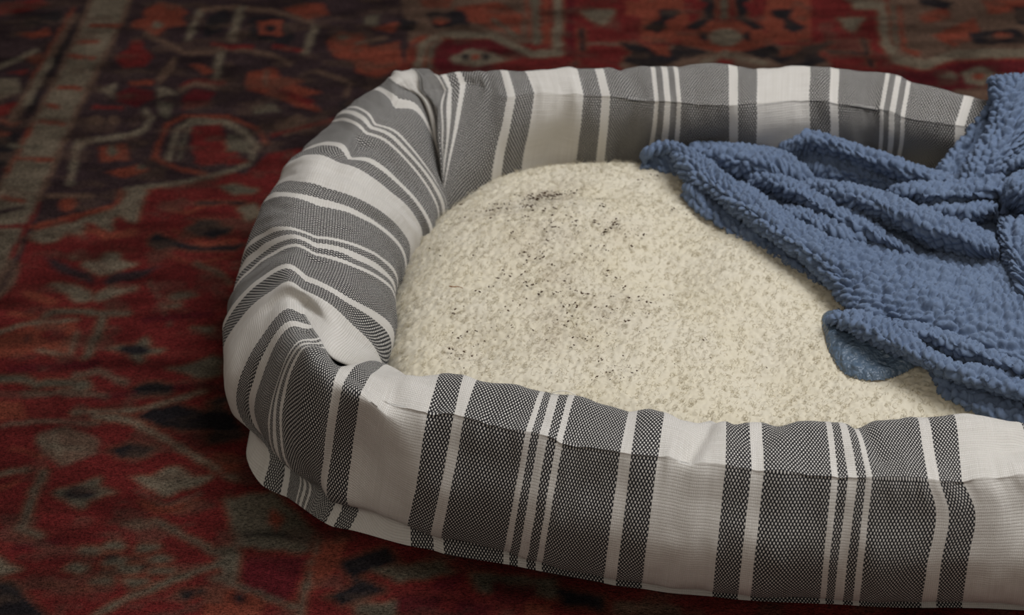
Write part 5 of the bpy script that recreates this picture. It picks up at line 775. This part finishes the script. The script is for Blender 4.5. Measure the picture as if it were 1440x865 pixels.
def sheet(name, out, t0, parent, tuft, mat, st=.0009, lift=0., edge=.007, inset=0.):
    lo = out[:, :2].min(0) - .003; hi = out[:, :2].max(0) + .003
    X, Y = np.meshgrid(np.arange(lo[0], hi[0], st), np.arange(lo[1], hi[1], st), indexing='ij'); P = np.stack([X, Y], -1).reshape(-1, 2)
    ins = inside(P, out); base = under_z(P) + lift
    z = base + t0
    z = z + fbm(P[:, 0] * 30, P[:, 1] * 45, 91, 2) * .004
    E = seg_dist(P, out, True); e = np.clip(E / edge, 0, 1); z = base - .001 + (z - base + .001) * np.sqrt(1 - (1 - e) ** 2)
    nx, ny = X.shape; G = np.column_stack([P, z]).reshape(nx, ny, 3)
    for k in range(2): G[1:-1, 1:-1, 2] = (G[1:-1, 1:-1, 2] * 2 + G[:-2, 1:-1, 2] + G[2:, 1:-1, 2] + G[1:-1, :-2, 2] + G[1:-1, 2:, 2]) / 6
    N = normals(G); N[N[..., 2] < 0] *= -1
    a = R(-24); rx = P[:, 0] * math.cos(a) - P[:, 1] * math.sin(a) * 1.0; ry = P[:, 0] * math.sin(a) + P[:, 1] * math.cos(a)
    slope = np.cumsum(np.hypot(np.gradient(G[..., 2], axis=1), st), axis=1)                   # rows follow the cloth over the folds
    ry = ry + (slope - (Y - Y[:, :1])).reshape(-1) * .8
    rx = rx + fbm(P[:, 0] * 40, P[:, 1] * 40, 15, 2) * .006; ry = ry + fbm(P[:, 0] * 40, P[:, 1] * 40, 25, 2) * .004
    c = cells(rx / .0066, ry / .0054, .55, 7); dm = np.sqrt(np.clip(1 - (c / .72) ** 2, 0, 1)) * tuft + fbm(P[:, 0] * 600, P[:, 1] * 600, 33, 2) * tuft * .35
    G2 = G + N * (dm * np.minimum(1, e * 1.5)).reshape(nx, ny, 1)
    keep = ins & (E > inset); Fq = grid_faces(nx, ny); Fq = Fq[keep[Fq].all(1)]; V = G2.reshape(-1, 3)
    used = np.unique(Fq); mp = np.full(len(V), -1); mp[used] = np.arange(len(used))
    o = mesh(name, V[used] - ORIG, mp[Fq], mat, parent)
    return o, V[used], N.reshape(-1, 3)[used], dm[used] / max(tuft, 1e-6)
def fold(lines):
    """loft one fold through its lines and cover it with rows of tufts"""
    L = np.array(lines); step = .0009
    ln = np.linalg.norm(np.diff(L, axis=1), axis=2).sum(1).max(); lt = np.linalg.norm(np.diff(L, axis=0), axis=2).sum(0).max()
    def dense(A, n):                                                # smooth along axis 0, then resample evenly
        k = 8; B = np.stack([smooth_line(A[:, j], k) for j in range(A.shape[1])], 1)
        c = np.concatenate([[0], np.cumsum(np.linalg.norm(np.diff(B, axis=0), axis=2).mean(1))]); q = np.linspace(0, c[-1], n)
        i = np.clip(np.searchsorted(c, q) - 1, 0, len(c) - 2); f = ((q - c[i]) / (c[i + 1] - c[i] + 1e-12))[:, None, None]
        return B[i] * (1 - f) + B[i + 1] * f
    G = dense(L, int(lt / step) + 4); G = dense(G.transpose(1, 0, 2), int(ln / step) + 4)           # (along, across, 3)
    N = normals(G); 
    m = N.reshape(-1, 3).mean(0)
    if m[2] - .5 * m[1] < 0: N = -N
    s = np.concatenate([np.zeros((1, G.shape[1])), np.cumsum(np.linalg.norm(np.diff(G, axis=0), axis=2), 0)], 0)
    t = np.concatenate([np.zeros((G.shape[0], 1)), np.cumsum(np.linalg.norm(np.diff(G, axis=1), axis=2), 1)], 1)
    o = RNG.uniform(0, 50); x, y = G[..., 0], G[..., 1]
    G = G + N * (fbm(s * 38 + o, t * 60, 3, 2) * .0042)[..., None]
    ss = s + fbm(s * 45 + o, t * 45, 15, 2) * .005; tt = t + fbm(s * 45 + o, t * 45, 25, 2) * .004
    row = np.floor(tt / .0068); c = cells(ss / .0078 + .5 * (row % 2) + o, tt / .0068, .6, 7)
    dm = np.clip(1 - (c / .62) ** 2, 0, 1) ** .8; fine = fbm(s * 520 + o, t * 520, 33, 2)
    un = np.linspace(0, 1, G.shape[0])[:, None]; end = np.clip(np.minimum(un, 1 - un) * s[-1].max() / .010, 0, 1); end = np.sqrt(1 - (1 - end) ** 2)
    G[..., 2] -= (1 - end) * .009
    yarn = np.clip(.55 - cells(ss / .0021 + o, tt / .0030, .9, 19), -.2, .5)
    G = G + N * ((dm - .5) * .0058 + yarn * .0016 + fine * .0009)[..., None]
    return G, N
fv, ff, fnn = [], [], []; nb = 0
for s in STRIPS:
    G, N = fold(s); fv.append(G.reshape(-1, 3)); fnn.append(N.reshape(-1, 3)); ff.append(grid_faces(G.shape[0], G.shape[1]) + nb); nb += G.shape[0] * G.shape[1]
bv = np.vstack(fv); bn = np.vstack(fnn)
blanket = mesh('chenille_blanket', bv - ORIG, np.vstack(ff), BLUE); blanket.location = ORIG
tag(blanket, 'rumpled blue tufted chenille throw lying over the fleece and the far bolster', 'blanket')
sheet('bottom_layer', OUT, .003, blanket, .0034, BLUE, st=.0012, inset=.009)
low, lv, lnn, ldm = sheet('lower_layer', LOW, .008, blanket, .0026, BLUE)
cm = NT('matted_blue_fabric'); co = cm.n('ShaderNodeTexCoord').outputs['Object']; cm.colour(cm.mix(cm.noise(co, 120, 3), (.060, .098, .155, 1), (.125, .175, .235, 1)))
cm.b.inputs['Roughness'].default_value = .36; cm.b.inputs['Specular IOR Level'].default_value = .5; vor = cm.n('ShaderNodeTexVoronoi', {'Vector': co, 'Scale': 150.}, feature='DISTANCE_TO_EDGE').outputs[0]; cm.bump(cm.math('ADD', cm.noise(co, 240, 3), cm.math('MULTIPLY', vor, 1.2)), .8, .003)
corner, cv, cn, cd = sheet('folded_corner', COR, .006, blanket, .0009, cm.m); corner['label'] = 'flattened shiny blue corner turned under'
# stray velvet fibres on the tufts
bvA = np.vstack([bv, lv]); bnA = np.vstack([bn, lnn]); vis = bvA[:, 0] < .50
bvA = bvA[vis]; bnA = bnA[vis]
pick = RNG.choice(len(bvA), min(45000, len(bvA)), replace=False)
jn = bnA[pick] + RNG.normal(0, .8, (len(pick), 3)); jn /= np.linalg.norm(jn, axis=1, keepdims=True)
f = make_curves('chenille_pile', bvA[pick] - bnA[pick] * .0004, jn, .0011, .00013, 4, .0003, .6, BLUE, blanket, ORIG); f['label'] = 'short blue velvet fibres'
